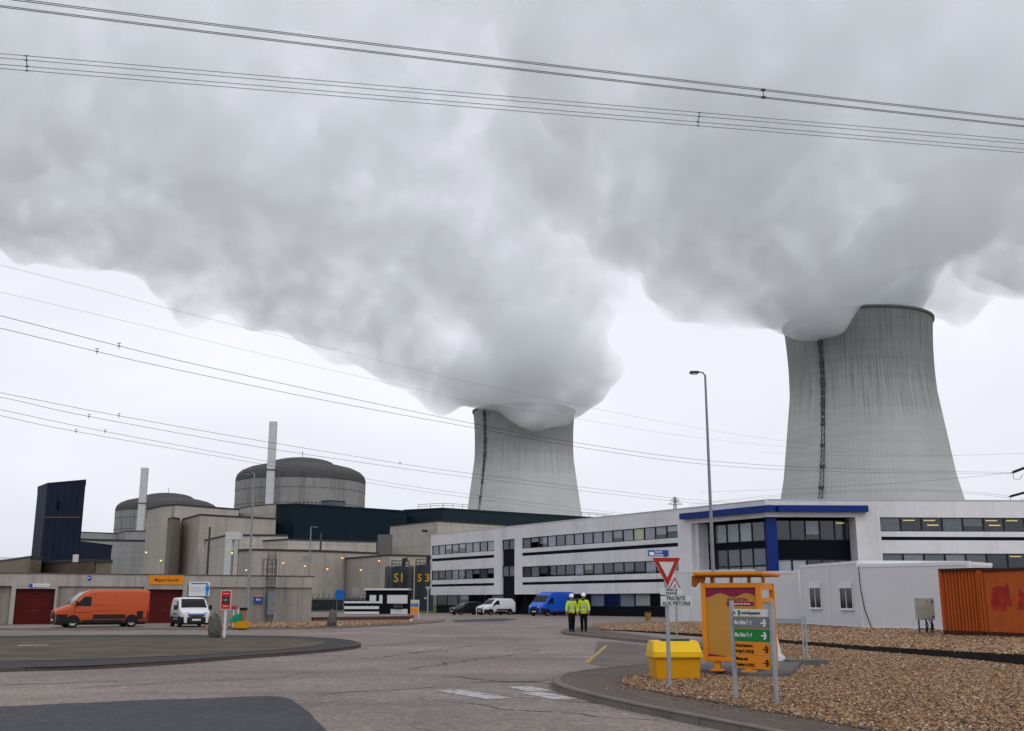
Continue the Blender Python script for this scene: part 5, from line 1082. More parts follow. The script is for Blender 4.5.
# rear side frame with a timetable and roof
xr = X1
b = MB(); b.box(X1 - .1, X1, 1.2, 1.3, 0, zt); b.box(X1 - .08, X1 - .02, .16, 1.2, zt - .14, zt); b.box(X1 - .08, X1 - .02, .16, 1.2, zt - .40, zt - .30); b.build('side_frame', M_bso, sh)
b = MB(); b.box(X1 - .06, X1 - .04, .16, 1.2, zt - 1.7, zt - .40); sp = b.build('timetable_panel', mat('grey timetable', (0.27, 0.28, 0.28), 0.4), sh)
b = MB(); b.box(X1 - .04, X1 - .025, .5, .75, zt - .85, zt - .70); b.build('timetable_mark', mat('small dark mark', (.08, .08, .09), .5), sp)
b = MB(); b.box(sxx(698.5), sxx(763), -.12, 1.5, sz(575.2), sz(571.8)); b.build('roof', M_bso, sh, False, .02)
b = MB(); b.box(sxx(699.5), sxx(762), -.08, 1.45, sz(576.2), sz(575.2)); b.build('soffit', M_bsd, sh)
for xx in (.2, .62, 1.0, 1.3):
    b = MB(); b.box(xx, xx + .06, .05, .12, zt, sz(576)); b.build('roof_bracket', M_bsd, sh)
b = MB()
pr = [(-.2, .02, sz(575.6)), (-.2, .02, sz(586)), (-.14, .02, sz(587)), (-.04, .02, sz(581)), (.04, .02, sz(586)), (.1, .02, sz(575.6))]
b.add([(x, .02, z) for x, _, z in pr] + [(x, .10, z) for x, _, z in pr], [tuple(range(6)), tuple(reversed(range(6, 12)))] + [(i, 6 + i, 6 + (i + 1) % 6, (i + 1) % 6) for i in range(6)]); b.build('valance', M_bsd, sh)
# white tapered post and base right of the shelter
c = on_z(779, 661, .2); kq = c.y / F * 1.03; b = MB(); b.prism([(-5 * kq, 0), (6 * kq, 0), (6 * kq, .25), (-5 * kq, .25)], 0, 4.5 * kq); b.add([(-6 * kq, .06, 4 * kq), (4 * kq, .06, 4 * kq), (4 * kq, .16, 4 * kq), (-6 * kq, .16, 4 * kq), (-5.2 * kq, .06, 43 * kq), (-3.8 * kq, .06, 43 * kq), (-3.8 * kq, .16, 43 * kq), (-5.2 * kq, .16, 43 * kq)], [(0, 3, 2, 1), (4, 5, 6, 7), (0, 1, 5, 4), (1, 2, 6, 5), (2, 3, 7, 6), (3, 0, 4, 7)])
o = b.build('white_brace', M_cabt); o.location = (c.x, c.y, .2); tag(o, 'white tapered brace standing just right of the bus shelter', 'brace')

# ------------------------------------------------------------------ direction sign with five panels
A_, B_ = on_z(737.5, 699, .12), on_z(774.5, 703.2, .12); MD, LD = frame_of(A_, B_); ds = empty('direction_sign', (0, 0, 0), 0, 'direction sign of stacked white, grey, green and orange panels on two posts', 'direction sign')
M_sg = mat('grey sign panel', (0.17, 0.18, 0.20), .5, var=.03); M_sgr = mat('green sign panel', (0.008, 0.20, 0.035), .5, var=.03); M_so = mat('orange sign panel', (0.70, 0.24, 0.012), .5, var=.03)
zt_ = on_plane_z(MD, 752, 604.5)
for s_ in (-.04, LD + .045):
    b = MB(); c = MD @ Vector((s_, .0, 0)); b.tube([(c.x, c.y, .05), (c.x, c.y, on_plane_z(MD, 734 if s_ < 0 else 771, 600.5))], .038, 12); b.build('post', M_galv, ds)
def zz_(y): return on_plane_z(MD, 752, y)
rows_ = [(609.2, 616.6, M_sw), (617.2, 628.4, M_sg), (629.0, 641.6, M_sgr), (642.2, 655.0, M_so), (655.6, 668.6, M_so)]
def arrow(x, z, s, m, parent):
    b = MB(); b.box(x - s, x + s * .6, -.033, -.028, z - s * .17, z + s * .17, MD)
    for g in (1, -1): b.add([MD @ Vector(v) for v in ((x + s, -.033, z), (x + s * .62, -.033, z), (x - .02, -.033, z + g * s * .75), (x + .05 * s + .03, -.033, z + g * s * .95))], [(0, 1, 2, 3) if g > 0 else (3, 2, 1, 0)])
    b.build('arrow', m, parent)
pans = []
for (y0, y1, m) in rows_:
    z1, z0 = zz_(y0), zz_(y1); b = MB(); b.box(.02, LD - .02, -.025, .0, z0, z1, MD); pans.append((b.build('panel', m, ds, False, .004), (z0 + z1) / 2, z1 - z0))
F_ = lambda x, z: MD @ T((x, -.029, z))
text_mesh('lettering', 'Local de Regroupement', .062, mat('teal lettering', (.01, .10, .07), .5), pans[0][0], F_(.20, pans[0][1]), 'LEFT', xs=.70)
b = MB(); b.box(.13, .175, -.03, -.026, pans[0][1] - .04, pans[0][1] + .04, MD); b.build('symbol', M_sgr, pans[0][0]); b = MB(); b.box(.035, .06, -.03, -.026, pans[0][1] - .02, pans[0][1] + .02, MD); b.build('symbol', M_blk, pans[0][0])
text_mesh('lettering', 'Bloc Usine Tr. 3', .088, M_wl, pans[1][0], F_(.04, pans[1][1]), 'LEFT', xs=.66); arrow(LD - .12, pans[1][1], .062, M_wl, pans[1][0])
text_mesh('lettering', 'Bloc Usine Tr. 4', .088, M_wl, pans[2][0], F_(.04, pans[2][1]), 'LEFT', xs=.66); arrow(LD - .12, pans[2][1], .062, M_wl, pans[2][0])
for i, (l1, l2) in ((3, ("Ouvrage d'amenée et", 'de Rejet Tr. 3/4 (CAR)')), (4, ('Bâtiment ovale', 'Chaufferie Tr. 3/4 ECC'))):
    text_mesh('lettering', l1, .067, M_blk, pans[i][0], F_(.04, pans[i][1] + pans[i][2] * .23), 'LEFT', xs=.66); text_mesh('lettering', l2, .067, M_blk, pans[i][0], F_(.04, pans[i][1] - pans[i][2] * .23), 'LEFT', xs=.66); arrow(LD - .10, pans[i][1], .058, M_blk, pans[i][0])

# ------------------------------------------------------------------ yellow grit bin
M_yb = mat('yellow bin plastic', (0.58, 0.27, 0.004), 0.45, var=.06); M_ybl = mat('yellow bin lid', (0.72, 0.45, 0.012), 0.4, var=.05)
c = on_z(678.5, 679.2, .12); kb = (at(677, 640, c.y) - at(677, 670, c.y)).length / 30; gb = empty('grit_bin', (c.x, c.y, .12), R(4), 'yellow grit bin with a green strip on its sloping lid', 'grit bin')
wb = 24.6 * kb; b = MB(); hb = 21 * kb
def frus(b, x0, x1, y0, y1, z0, X0, X1_, Y0, Y1, z1): b.add([(x0, y0, z0), (x1, y0, z0), (x1, y1, z0), (x0, y1, z0), (X0, Y0, z1), (X1_, Y0, z1), (X1_, Y1, z1), (X0, Y1, z1)], [(0, 3, 2, 1), (4, 5, 6, 7), (0, 1, 5, 4), (1, 2, 6, 5), (2, 3, 7, 6), (3, 0, 4, 7)])
frus(b, -wb * .93, wb * .93, .03, .68, 0, -wb * .98, wb * .98, 0, .7, hb)
b.build('body', M_yb, gb, False, .015)
b = MB(); frus(b, -wb * 1.07, wb * 1.07, -.06, .76, hb, -wb * 1.07, wb * 1.07, -.06, .76, hb + .09); frus(b, -wb * 1.05, wb * 1.05, -.045, .75, hb + .09, -wb * .98, wb * .98, .16, .62, 38 * kb); b.build('lid', M_ybl, gb, False, .02)
b = MB(); b.box(-wb * .60, wb * .62, .17, .45, 38 * kb - .003, 38 * kb + .035); b.build('green_strip', mat('dark green strip', (.0, .085, .04), .4), gb)

# ------------------------------------------------------------------ priority signs
M_sred = mat('red sign border', (0.36, 0.018, 0.014), .4, var=.05); M_swh = mat('white sign face', (0.52, 0.54, 0.54), .4, var=.04)
c = on_z(670, 687, .12); Yp = c.y
def P3(x, y, dy=0): q = at(x, y, Yp + dy); return q
post = empty('road_sign', (c.x, c.y, 0), 0, 'give way triangle above a small plate and a pedestrian priority plate', 'road sign')
def loc(q): return q - post.location
b = MB(); tp = loc(P3(668.5, 556)); b.tube([(0, .05, .05), (0, .05, tp.z)], .038, 12); b.build('post', M_galv, post)
def tri(name, pts, y0, y1, m, parent, rnd_=0.0):
    b = MB(); b.add([(p.x, y0, p.z) for p in pts] + [(p.x, y1, p.z) for p in pts], [(0, 1, 2), (5, 4, 3), (0, 3, 4, 1), (1, 4, 5, 2), (2, 5, 3, 0)]); return b.build(name, m, parent)
def tpts(pts, s): cen = sum(pts, Vector()) / 3; return [cen + (p - cen) * s for p in pts]
tp3 = [loc(P3(652.6, 557.8)), loc(P3(667.6, 586)), loc(P3(680, 557.8))]
tf_ = tri('triangle_rim', tpts(tp3, 1.05), -.005, .01, M_swh, post); tri('triangle_border', tp3, -.012, -.004, M_sred, tf_); tri('triangle_face', tpts(tp3, .56), -.018, -.011, M_swh, tf_)
def plate(name, x0, y0, x1, y1, lines, size, xs_=.8, m=M_swh, lm=M_blk, dy=0.0, parent=None):
    a_, c_ = loc(P3(x0, y1)), loc(P3(x1, y0)); b = MB(); b.box(a_.x, c_.x, -.012 + dy, .012 + dy, a_.z, c_.z); o = b.build(name, m, parent or post, False, .003)
    n = len(lines); h = c_.z - a_.z
    for i, l in enumerate(lines): text_mesh('lettering', l, size, lm, o, T(((a_.x + c_.x) / 2, -.015 + dy, a_.z + h * (n - i - .5) / n)), xs=xs_)
    return o
plate('small_plate', 660.2, 588.2, 682.5, 594.8, ['CÉDEZ LE', 'PASSAGE'], .056, .9)
plate('pedestrian_plate', 660.8, 596.0, 691.5, 606.2, ['PRIORITÉ', 'AUX PIÉTONS'], .10, .82)
bs = plate('blue_plate', 648.2, 550.2, 668.4, 556.2, [' Espace', ' Chantier'], .055, .9, M_sb, M_wl, -.0)
a_ = loc(P3(650.5, 553.6)); b = MB(); b.box(a_.x - .02, a_.x + .06, -.02, -.012, a_.z - .03, a_.z + .03); b.build('white_mark', M_wl, bs)
# second sign further back: warning triangle
c = on_z(677.3, 638.2, 0.08); Yp = c.y; post = empty('road_sign', (c.x, c.y, 0), 0, 'red bordered warning triangle half hidden behind the give way sign', 'road sign')
b = MB(); b.tube([(0, .05, .05), (0, .05, loc(P3(675, 578)).z)], .04, 10); b.build('post', M_galv, post)
tp3 = [loc(P3(674.6, 577.3)), loc(P3(667.4, 590.4)), loc(P3(682.2, 590.4))]; tp3 = [tp3[0], tp3[1], tp3[2]]
tf_ = tri('warning_triangle', tp3, -.01, .01, M_sred, post); tri('warning_face', tpts(tp3, .72), -.018, -.009, M_swh, tf_)
cn = sum(tp3, Vector()) / 3; b = MB(); b.bar((cn.x - .08, -.022, cn.z - .07), (cn.x + .10, -.022, cn.z - .10), .05, .01); b.bar((cn.x - .05, -.022, cn.z - .0), (cn.x + .06, -.022, cn.z + .08), .07, .01); b.bar((cn.x, -.022, cn.z - .08), (cn.x + .02, -.022, cn.z + .03), .05, .01); b.build('pictogram', M_blk, tf_)

# ------------------------------------------------------------------ street lamps
M_pole = mat('grey lamp pole', (0.21, 0.235, 0.26), 0.45, var=.06); M_lh = mat('dark lamp head', (0.03, 0.035, 0.04), 0.5)
def street_lamp(label, base_px, top_px, r0, r1, arm, head=(.75, .24, .12), group='street lamps', base_z=0.0, step=True, m=M_pole, lowlit=None):
    c = on_z(*base_px, base_z); t_ = at(*top_px, c.y); root = empty('street_lamp', (c.x, c.y, base_z), 0, label, 'street lamp', group); H = t_.z - base_z
    b = MB(); b.tube([(0, 0, 0), (0, 0, 1.4)], r0 * 1.25 if step else r0, 14); b.tube([(0, 0, 1.4), (0, 0, H)], r0, 14, r1); b.build('pole', m, root, False)
    b = MB(); b.tube([(0, 0, H - .05), (arm * .3, 0, H + .10), (arm, 0, H + .14)], r1 * .8, 8); b.build('arm', m, root)
    s_ = 1 if arm > 0 else -1; hl, hw_, hh_ = head; b = MB(); x0 = arm; frus(b, min(x0, x0 + s_ * hl), max(x0, x0 + s_ * hl), -hw_ / 2, hw_ / 2, H + .06, min(x0, x0 + s_ * hl * .9), max(x0, x0 + s_ * hl * .9), -hw_ * .35, hw_ * .35, H + .06 + hh_); hd1 = b.build('lamp_head', M_lh, root, False, .02)
    b = MB(); q0, q1 = sorted((x0 + s_ * hl * .15, x0 + s_ * hl * .8)); b.box(q0, q1, -hw_ * .35, hw_ * .35, H + .03, H + .06); b.build('lens', M_head, hd1)
    return root
street_lamp('tall grey street lamp standing behind the orange bus shelter', (716, 640.5), (706.2, 375), .085, .045, -.28, (.42, .22, .12))
street_lamp('grey street lamp in front of the concrete garage wall', (246.5, 624.2), (253.4, 474.5), .11, .05, -.25, (.5, .26, .14))
street_lamp('slim street lamp further back right of the cage ladder', (307.5, 612.5), (309.3, 527.5), .10, .07, .25, (.8, .3, .14))
M_sod = emis('lit sodium lamp', (1.0, 0.36, 0.09), 1.5); M_grn = emis('lit greenish lamp', (0.80, 0.85, 0.2), .9)
M_x = None
def yard_lamp(x, y, Y, ybase, m, label, r=.33, pole=True):
    p = at(x, y, Y); root = empty('yard_lamp', (p.x, p.y, 0), 0, label, 'lamp', 'lit lamps in front of the station walls')
    b = MB(); b.tube([(0, .12, 0), (0, .12, p.z + .2)], .055, 6); b.bar((0, .12, p.z + .2), (0, -.3, p.z + .3), .1); b.build('pole', M_pole, root)
    b = MB(); b.lathe([(.01, -r), (r * .7, -r * .7), (r, 0), (r * .7, r * .5), (.01, r * .6)], 12); o = b.build('bulb', m, root, True); o.location = (0, -.25, p.z)
    b = MB(); b.lathe([(r * .8, r * .5), (r * .9, r * .62), (.01, r * .9)], 12); o = b.build('hood', M_lh, root); o.location = (0, -.25, p.z)
for (x, y, Y, m, lab) in ((246.5, 570, 205, M_sod, 'amber yard lamp right beside the grey street lamp pole'), (283.5, 562.8, 205, M_sod, 'amber yard lamp above the cage ladder'), (305.2, 565.8, 190, M_sod, 'amber yard lamp left of the slim back street lamp'), (327.5, 569, 185, M_sod, 'amber yard lamp right of the tall dark drainpipe'),
                         (342.5, 557.8, 205, M_sod, 'highest amber yard lamp, just left of the tank yard building'), (361, 570, 180, M_sod, 'amber yard lamp above the small striped kiosk'), (379.3, 560.8, 185, M_sod, 'amber yard lamp left of the S1 tank'),
                         (146.5, 552.3, 320, M_grn, 'greenish yard lamp at the left edge of the tall pale block'), (161.2, 560.5, 300, M_grn, 'greenish yard lamp low on the tall pale block'), (232.4, 553, 222, M_grn, 'greenish yard lamp on the bent white duct')):
    yard_lamp(x, y, Y, 0, m, lab, .00095 * Y)

# ------------------------------------------------------------------ tanks, kiosk and yard
M_tank = mat('charcoal tank', (0.022, 0.026, 0.030), 0.55, var=.15); M_amb = mat('amber lettering', (0.55, 0.33, 0.04), 0.5)
def tank(x0, x1, ytop, Y, label, txt=None, group='black tanks behind the kiosk', railing=True, m=None):
    a_, c_ = at(x0, 590, Y), at(x1, 590, Y); r = (c_.x - a_.x) / 2; t_ = at((x0 + x1) / 2, ytop, Y).z; root = empty('storage_tank', ((a_.x + c_.x) / 2, Y + r, 0), 0, label, 'tank', group)
    b = MB(); b.lathe([(r, 0), (r, t_), (r * .96, t_ + .12), (.01, t_ + .35)], 40); b.build('shell', m or M_tank, root, True)
    if railing:
        b = MB(); 
        for q in range(12): a = 2 * math.pi * q / 12; b.bar((r * .93 * math.cos(a), r * .93 * math.sin(a), t_), (r * .93 * math.cos(a), r * .93 * math.sin(a), t_ + 1.1), .07)
        for z in (.55, 1.1): b.tube([(r * .93 * math.cos(a), r * .93 * math.sin(a), t_ + z) for a in np.linspace(0, 2 * math.pi, 25)], .035, 5, caps=False)
        b.build('railing', M_darksteel, root)
        b = MB(); b.tube([(r * .4, -r * .5, t_), (r * .4, -r * .5, t_ + 1.4), (r * .62, -r * .5, t_ + 1.5), (r * .62, -r * .5, t_ + .9)], .28, 8); b.build('vent_pipe', M_tank, root)
    if txt:
        me = text_mesh('lettering', txt, 1.95 if len(txt) < 3 else 1.7, M_amb, root, Matrix.Identity(4), thick=.02, xs=.95); zc = at((x0 + x1) / 2, 578.2, Y).z
        co = me.data.vertices; 
        for v in co: th = v.co.x / r; rr_ = r + .05 - v.co.y; v.co = Vector((rr_ * math.sin(th), -rr_ * math.cos(th), v.co.z + zc))
    return root
tank(389, 408.5, 567.3, 172, 'black tank marked S1 in amber', 'S1'); tank(413.5, 433, 566, 168, 'black tank marked S3 in amber', 'S 3')
M_tg = mat('grey tank', (0.07, 0.075, 0.08), .6)
tank(384, 391, 567.5, 176, 'narrow grey tank tucked left of the S1 tank', None, 'grey tanks beside the black ones', False, M_tg); tank(408.5, 413.3, 567, 171, 'narrow grey tank between the S1 and S3 tanks', None, 'grey tanks beside the black ones', False, M_tg)
# small white and black kiosk and striped screen wall
M_kw = mat('white kiosk panel', (0.56, 0.57, 0.58), 0.5, var=.05)
def px_box(b, x0, y0, x1, y1, Y, dy0, dy1, o): a_, c_ = at(x0, y1, Y), at(x1, y0, Y); b.box(a_.x - o.x, c_.x - o.x, dy0, dy1, max(0, a_.z), c_.z)
o = G(386, 614.0); Yk = o.y; kio = empty('kiosk', (o.x, o.y, 0), 0, 'small flat roofed white and black kiosk below the tanks', 'kiosk')
b = MB(); px_box(b, 365, 590, 408, 616, Yk, .15, 4, o); b.build('wall', M_black, kio)
b = MB(); px_box(b, 364.5, 588.4, 408.5, 590.2, Yk, -.3, 4.2, o); b.build('roof', M_kw, kio)
for (x0, y0, x1, y1) in ((369.5, 595, 376, 601), (379, 595, 382.5, 603.5), (387, 595, 407.5, 603.5), (390.5, 609, 407.5, 614)):
    b = MB(); px_box(b, x0, y0, x1, y1, Yk, .05, .16, o); b.build('wall_panel', M_kw, kio)
b = MB(); px_box(b, 393.5, 604.2, 403, 608, Yk, -.25, .16, o); b.build('awning', M_edge, kio)
o = G(361, 614.6); sc_ = empty('screen_wall', (o.x, o.y, 0), 0, 'white wall of horizontal panels with black gaps beside the kiosk', 'screen wall')
b = MB(); px_box(b, 344.4, 601.2, 378.8, 616, o.y, .06, .2, o); b.build('backing', M_black, sc_)
for (y0, y1) in ((601.2, 603.2), (606.2, 609.0), (611.6, 614.2)):
    b = MB(); px_box(b, 344.2, y0, 379, y1, o.y, 0, .06, o); b.build('panel', M_kw, sc_)
# blue cabinet sign on legs
o = G(339.5, 611); bx = empty('blue_cabinet', (o.x, o.y, 0), 0, 'blue box raised on thin legs beside the yard fence', 'cabinet')
b = MB(); px_box(b, 335, 589.8, 344.3, 599.4, o.y, 0, .6, o); b.build('box', mat('blue box paint', (.01, .12, .42), .5), bx)
for x in (336, 342.5):
    b = MB(); px_box(b, x, 599.4, x + .8, 612, o.y, .2, .3, o); b.build('leg', M_pole, bx)
# dark fence of the tank yard: posts with curved tops and bars
for (xa, xb, yb, lab) in ((312, 344, 610.5, 'dark mesh fence section left of the blue box'), (345, 366, 610.0, 'low dark mesh fence section behind the striped screen wall')):
    a_, c_ = G(xa, yb), G(xb, yb - .4); fe = empty('mesh_fence', (a_.x, a_.y, 0), math.atan2(c_.y - a_.y, c_.x - a_.x), lab, 'fence', 'dark fence sections of the tank yard'); Lf = (c_ - a_).length
    b = MB(); n = int(Lf / .16)
    for q in range(n + 1): b.bar((Lf * q / n, 0, .05), (Lf * q / n, 0, 2.0), .035)
    for z in (.15, 1.0, 1.9): b.bar((0, 0, z), (Lf, 0, z), .05)
    b.build('mesh_panel', M_darksteel, fe)
    for q in range(int(Lf / 1.3) + 1):
        b = MB(); x = min(Lf, q * 1.3); b.tube([(x, 0, 0), (x, 0, 2.1), (x, -.12, 2.4), (x, -.4, 2.6)], .05, 6); b.build('fence_post', M_darksteel, fe)
    b = MB(); b.box(0, Lf, .35, .5, 0, 1.7); b.build('dark_screen', mat('dark green screen', (.012, .02, .02), .8), fe)

# ------------------------------------------------------------------ things along the kerb on the left
def rock(c, w_, h_, label, seed, lean=.1):
    bm = bmesh.new(); bmesh.ops.create_icosphere(bm, subdivisions=4, radius=1)
    for v in bm.verts:
        p = v.co.copy(); n = noise.noise(p * 1.3 + Vector((seed, 0, 0))) * .28 + noise.noise(p * 4 + Vector((0, seed, 0))) * .09; p = p * (1 + n)
        kx_ = 1.0 if p.z < 0 else 1 - .12 * p.z; v.co = Vector((max(-.85, min(.9, p.x)) * w_ / 2 * kx_ + lean * p.z * w_, p.y * w_ * .3 * kx_, (max(-.9, p.z) + .85) * h_ / 1.85))
    me = bpy.data.meshes.new('standing_stone'); bm.to_mesh(me); bm.free(); o = mkobj('standing_stone', me, mat('grey boulder', (.095, .09, .082), .9, var=.35, vs=6, bump=.6, bs=9), None, True); o.location = c; tag(o, label, 'boulder', 'upright stones by the road')
c = on_z(213.5, 637.4, .1); rock((c.x, c.y + .1, .08), .64, 1.02, 'grey upright stone beside the red cross sign on the island edge', 3, -.08)
c = on_z(332, 626.2, .1); rock((c.x, c.y, .08), .62, 1.02, 'darker upright stone on the gravel strip by the garage end', 9, .05)
c = on_z(224, 637.6, .1); rs = empty('assembly_sign', (c.x, c.y, .1), 0, 'red sign with a green cross on a white post beside the stone', 'sign'); ks = c.y / F * 1.03
b = MB(); b.box(-.05, .05, .0, .05, 0, 42 * ks); b.build('post', M_kw, rs)
b = MB(); b.box(-5 * ks, 4.8 * ks, -.03, 0, 25.6 * ks, 43.6 * ks); pn = b.build('panel', M_kw, rs); b = MB(); b.box(-4.4 * ks, 4.2 * ks, -.04, -.028, 26.3 * ks, 43 * ks); b.build('red_face', mat('bright red face', (.48, .012, .02), .4), pn)
b = MB(); b.box(-2.8 * ks, 2.6 * ks, -.05, -.038, 31.5 * ks, 37.5 * ks); b.build('black_square', M_blk, pn)
M_gc = mat('green cross', (.02, .32, .2), .5); b = MB(); b.box(-.7 * ks, .5 * ks, -.06, -.048, 32.4 * ks, 36.8 * ks); b.box(-2.2 * ks, -.7 * ks, -.06, -.048, 33.8 * ks, 35.3 * ks); b.box(.5 * ks, 2.0 * ks, -.06, -.048, 33.8 * ks, 35.3 * ks); b.build('green_cross', M_gc, pn)
M_pk = mat('pale red print', (.7, .3, .3), .5); b = MB(); b.box(-3 * ks, 3 * ks, -.05, -.038, 40 * ks, 40.8 * ks); b.box(-2.4 * ks, 2.4 * ks, -.05, -.038, 28.2 * ks, 29.2 * ks); b.build('print', M_pk, pn)
# small red plate, tipped green and yellow bins, brown litter bin
c = on_z(233, 627.5, .1); o_ = empty('small_sign', (c.x, c.y, .1), 0, 'small red plate on a short white stake behind the cross sign', 'sign'); k2 = c.y / F * 1.03
b = MB(); b.box(-2.4 * k2, 2.6 * k2, -.02, .0, 16.5 * k2, 19.8 * k2); b.build('panel', mat('faded red plate', (.33, .03, .05), .5), o_); b = MB(); b.box(-.6 * k2, .3 * k2, 0, .05, 0, 17 * k2); b.build('stake', M_kw, o_)
c = on_z(236, 628.2, .1); gb2 = empty('grit_bin', (c.x, c.y, .09), R(-12), 'small grit bin with green lid and yellow body by the garage wall', 'grit bin'); k2 = c.y / F * 1.03
b = MB(); frus(b, -1 * k2, 7.6 * k2, 0, .7, 0, -3.5 * k2, 8 * k2, -.05, .7, 6.5 * k2); b.build('body', M_yb, gb2, False, .01)
b = MB(); b.add([(-8.5 * k2, -.1, 5.6 * k2), (2 * k2, -.1, 6.6 * k2), (2.5 * k2, -.1, 13.5 * k2), (-1.5 * k2, -.1, 12.5 * k2)] + [(-8.5 * k2, .7, 5.6 * k2), (2 * k2, .7, 6.6 * k2), (2.5 * k2, .7, 13.5 * k2), (-1.5 * k2, .7, 12.5 * k2)], [(0, 1, 2, 3), (7, 6, 5, 4), (0, 4, 5, 1), (1, 5, 6, 2), (2, 6, 7, 3), (3, 7, 4, 0)]); b.build('lid', mat('green lid', (.0, .24, .13), .45), gb2)
c = on_z(243.8, 627.8, .1); lb = empty('litter_bin', (c.x, c.y - .3, .09), 0, 'brown litter bin with a black rim at the lamp pole', 'litter bin'); b = MB(); b.tube([(0, 0, 7 * k2), (0, 0, 17.5 * k2)], .19, 18, .21); b.build('basket', mat('tan basket', (.26, .13, .05), .7), lb)
b = MB(); b.tube([(0, 0, 16.5 * k2), (0, 0, 19 * k2)], .225, 18); b.build('rim', M_blk, lb); b = MB(); b.tube([(0, .1, 0), (0, .1, 8 * k2)], .035, 8); b.build('post', M_pole, lb)
c = on_z(237.8, 622, .1); b = MB(); b.tube([(0, 0, 0), (0, 0, .85)], .06, 10); b.tube([(0, 0, .85), (0, 0, .93)], .08, 10); o = b.build('bollard', M_kw); o.location = (c.x, c.y, .1); tag(o, 'short white marker post behind the green lidded grit bin', 'bollard')
# traffic signs near the far junction
c = G(414.5, 619.8); k3 = c.y / F * 1.03; s3 = empty('panel_sign', (c.x, c.y, 0), 0, 'white, blue and orange panel sign on two posts at the far junction', 'sign')
for s_ in (-4 * k3, 3.6 * k3):
    b = MB(); b.box(s_, s_ + .5 * k3, 0, .08, 0, 18.5 * k3); b.build('post', M_kw, s3)
for (z0, z1, m) in ((15, 18.4, mat('cream panel', (.5, .45, .3), .5)), (12.5, 14.6, M_fb), (9, 12.2, M_so), (5.4, 8.7, M_so)):
    b = MB(); b.box(-3.6 * k3, 3.6 * k3, -.05, 0, z0 * k3, z1 * k3); b.build('panel', m, s3)
c = G(411, 622.2); k3 = c.y / F * 1.03; s4 = empty('marker_bollard', (c.x, c.y, 0), 0, 'white bollard with a red and white head in front of the panel sign', 'bollard')
b = MB(); b.tube([(0, 0, 0), (0, 0, 4.5 * k3)], .14, 12, .1); b.build('base', M_kw, s4); b = MB(); b.lathe([(.01, 3.4 * k3), (.2, 4.0 * k3), (.24, 5.4 * k3), (.18, 6.6 * k3), (.01, 7.2 * k3)], 14); b.build('head', mat('dull red head', (.28, .05, .06), .5), s4, True)
c = G(427.5, 618); k3 = c.y / F * 1.03; s5 = empty('road_sign', (c.x, c.y, 0), 0, 'grey back of a triangular road sign at the corner of the offices', 'road sign')
b = MB(); b.tube([(0, 0, 0), (0, 0, 29 * k3)], .06, 8); b.build('post', M_galv, s5)
b = MB(); b.add([(-2.6 * k3, -.08, 29 * k3), (2.6 * k3, -.08, 29 * k3), (0, -.08, 24.5 * k3), (-2.6 * k3, -.05, 29 * k3), (2.6 * k3, -.05, 29 * k3), (0, -.05, 24.5 * k3)], [(0, 2, 1), (3, 4, 5), (0, 1, 4, 3), (1, 2, 5, 4), (2, 0, 3, 5)]); b.build('triangle', M_galv, s5); b = MB(); b.box(-3.4 * k3, -1 * k3, -.05, 0, 17.5 * k3, 19.2 * k3); b.build('side_plate', M_galv, s5)
c = G(651.8, 616.5); k3 = c.y / F * 1.03; s6 = empty('bollard_lamp', (c.x, c.y, 0), 0, 'short grey bollard lamp left of the road signs', 'lamp post'); b = MB(); b.tube([(0, 0, 0), (0, 0, 22 * k3)], .08, 10); b.build('post', M_pole, s6); b = MB(); b.tube([(0, 0, 22 * k3), (0, 0, 24.5 * k3)], .13, 12); b.build('lamp_head', M_lh, s6)
c = on_z(648, 622.6, .05); k3 = c.y / F * 1.03; s7 = empty('plant_tub', (c.x, c.y, .05), 0, 'small weathered ochre wooden tub on the gravel left of the signs', 'plant tub'); b = MB(); b.lathe([(2.2 * k3, 0), (3.2 * k3, 8.5 * k3), (2.9 * k3, 8.6 * k3), (2.6 * k3, 7.5 * k3), (.01, 7.4 * k3)], 14); b.build('tub', mat('ochre wood', (.24, .14, .03), .8, var=.35, vs=8), s7)
b = MB(); rr = random.Random(2)
for q in range(14): a = rr.uniform(0, 6.28); b.bar((0, 0, 7 * k3), (math.cos(a) * rr.uniform(.05, .22), math.sin(a) * .15, 9.5 * k3 + rr.uniform(-.05, .1)), .02)
b.build('dry_stems', mat('dry stems', (.2, .16, .06), .9), s7)
# guard rail along the far road in front of the offices
a_, c_ = G(598, 615.5), G(640, 616.5); b = MB(); gr_ = empty('guard_rail', (a_.x, a_.y, 0), math.atan2(c_.y - a_.y, c_.x - a_.x), 'low dark rail along the far road behind the two walkers', 'guard rail'); Lf = (c_ - a_).length + 5
b.bar((0, 0, .32), (Lf, 0, .32), .08); b.build('rail', M_darksteel, gr_)
for q in range(6):
    b = MB(); b.bar((Lf * q / 5, 0, 0), (Lf * q / 5, 0, .32), .08); b.build('post', M_darksteel, gr_)

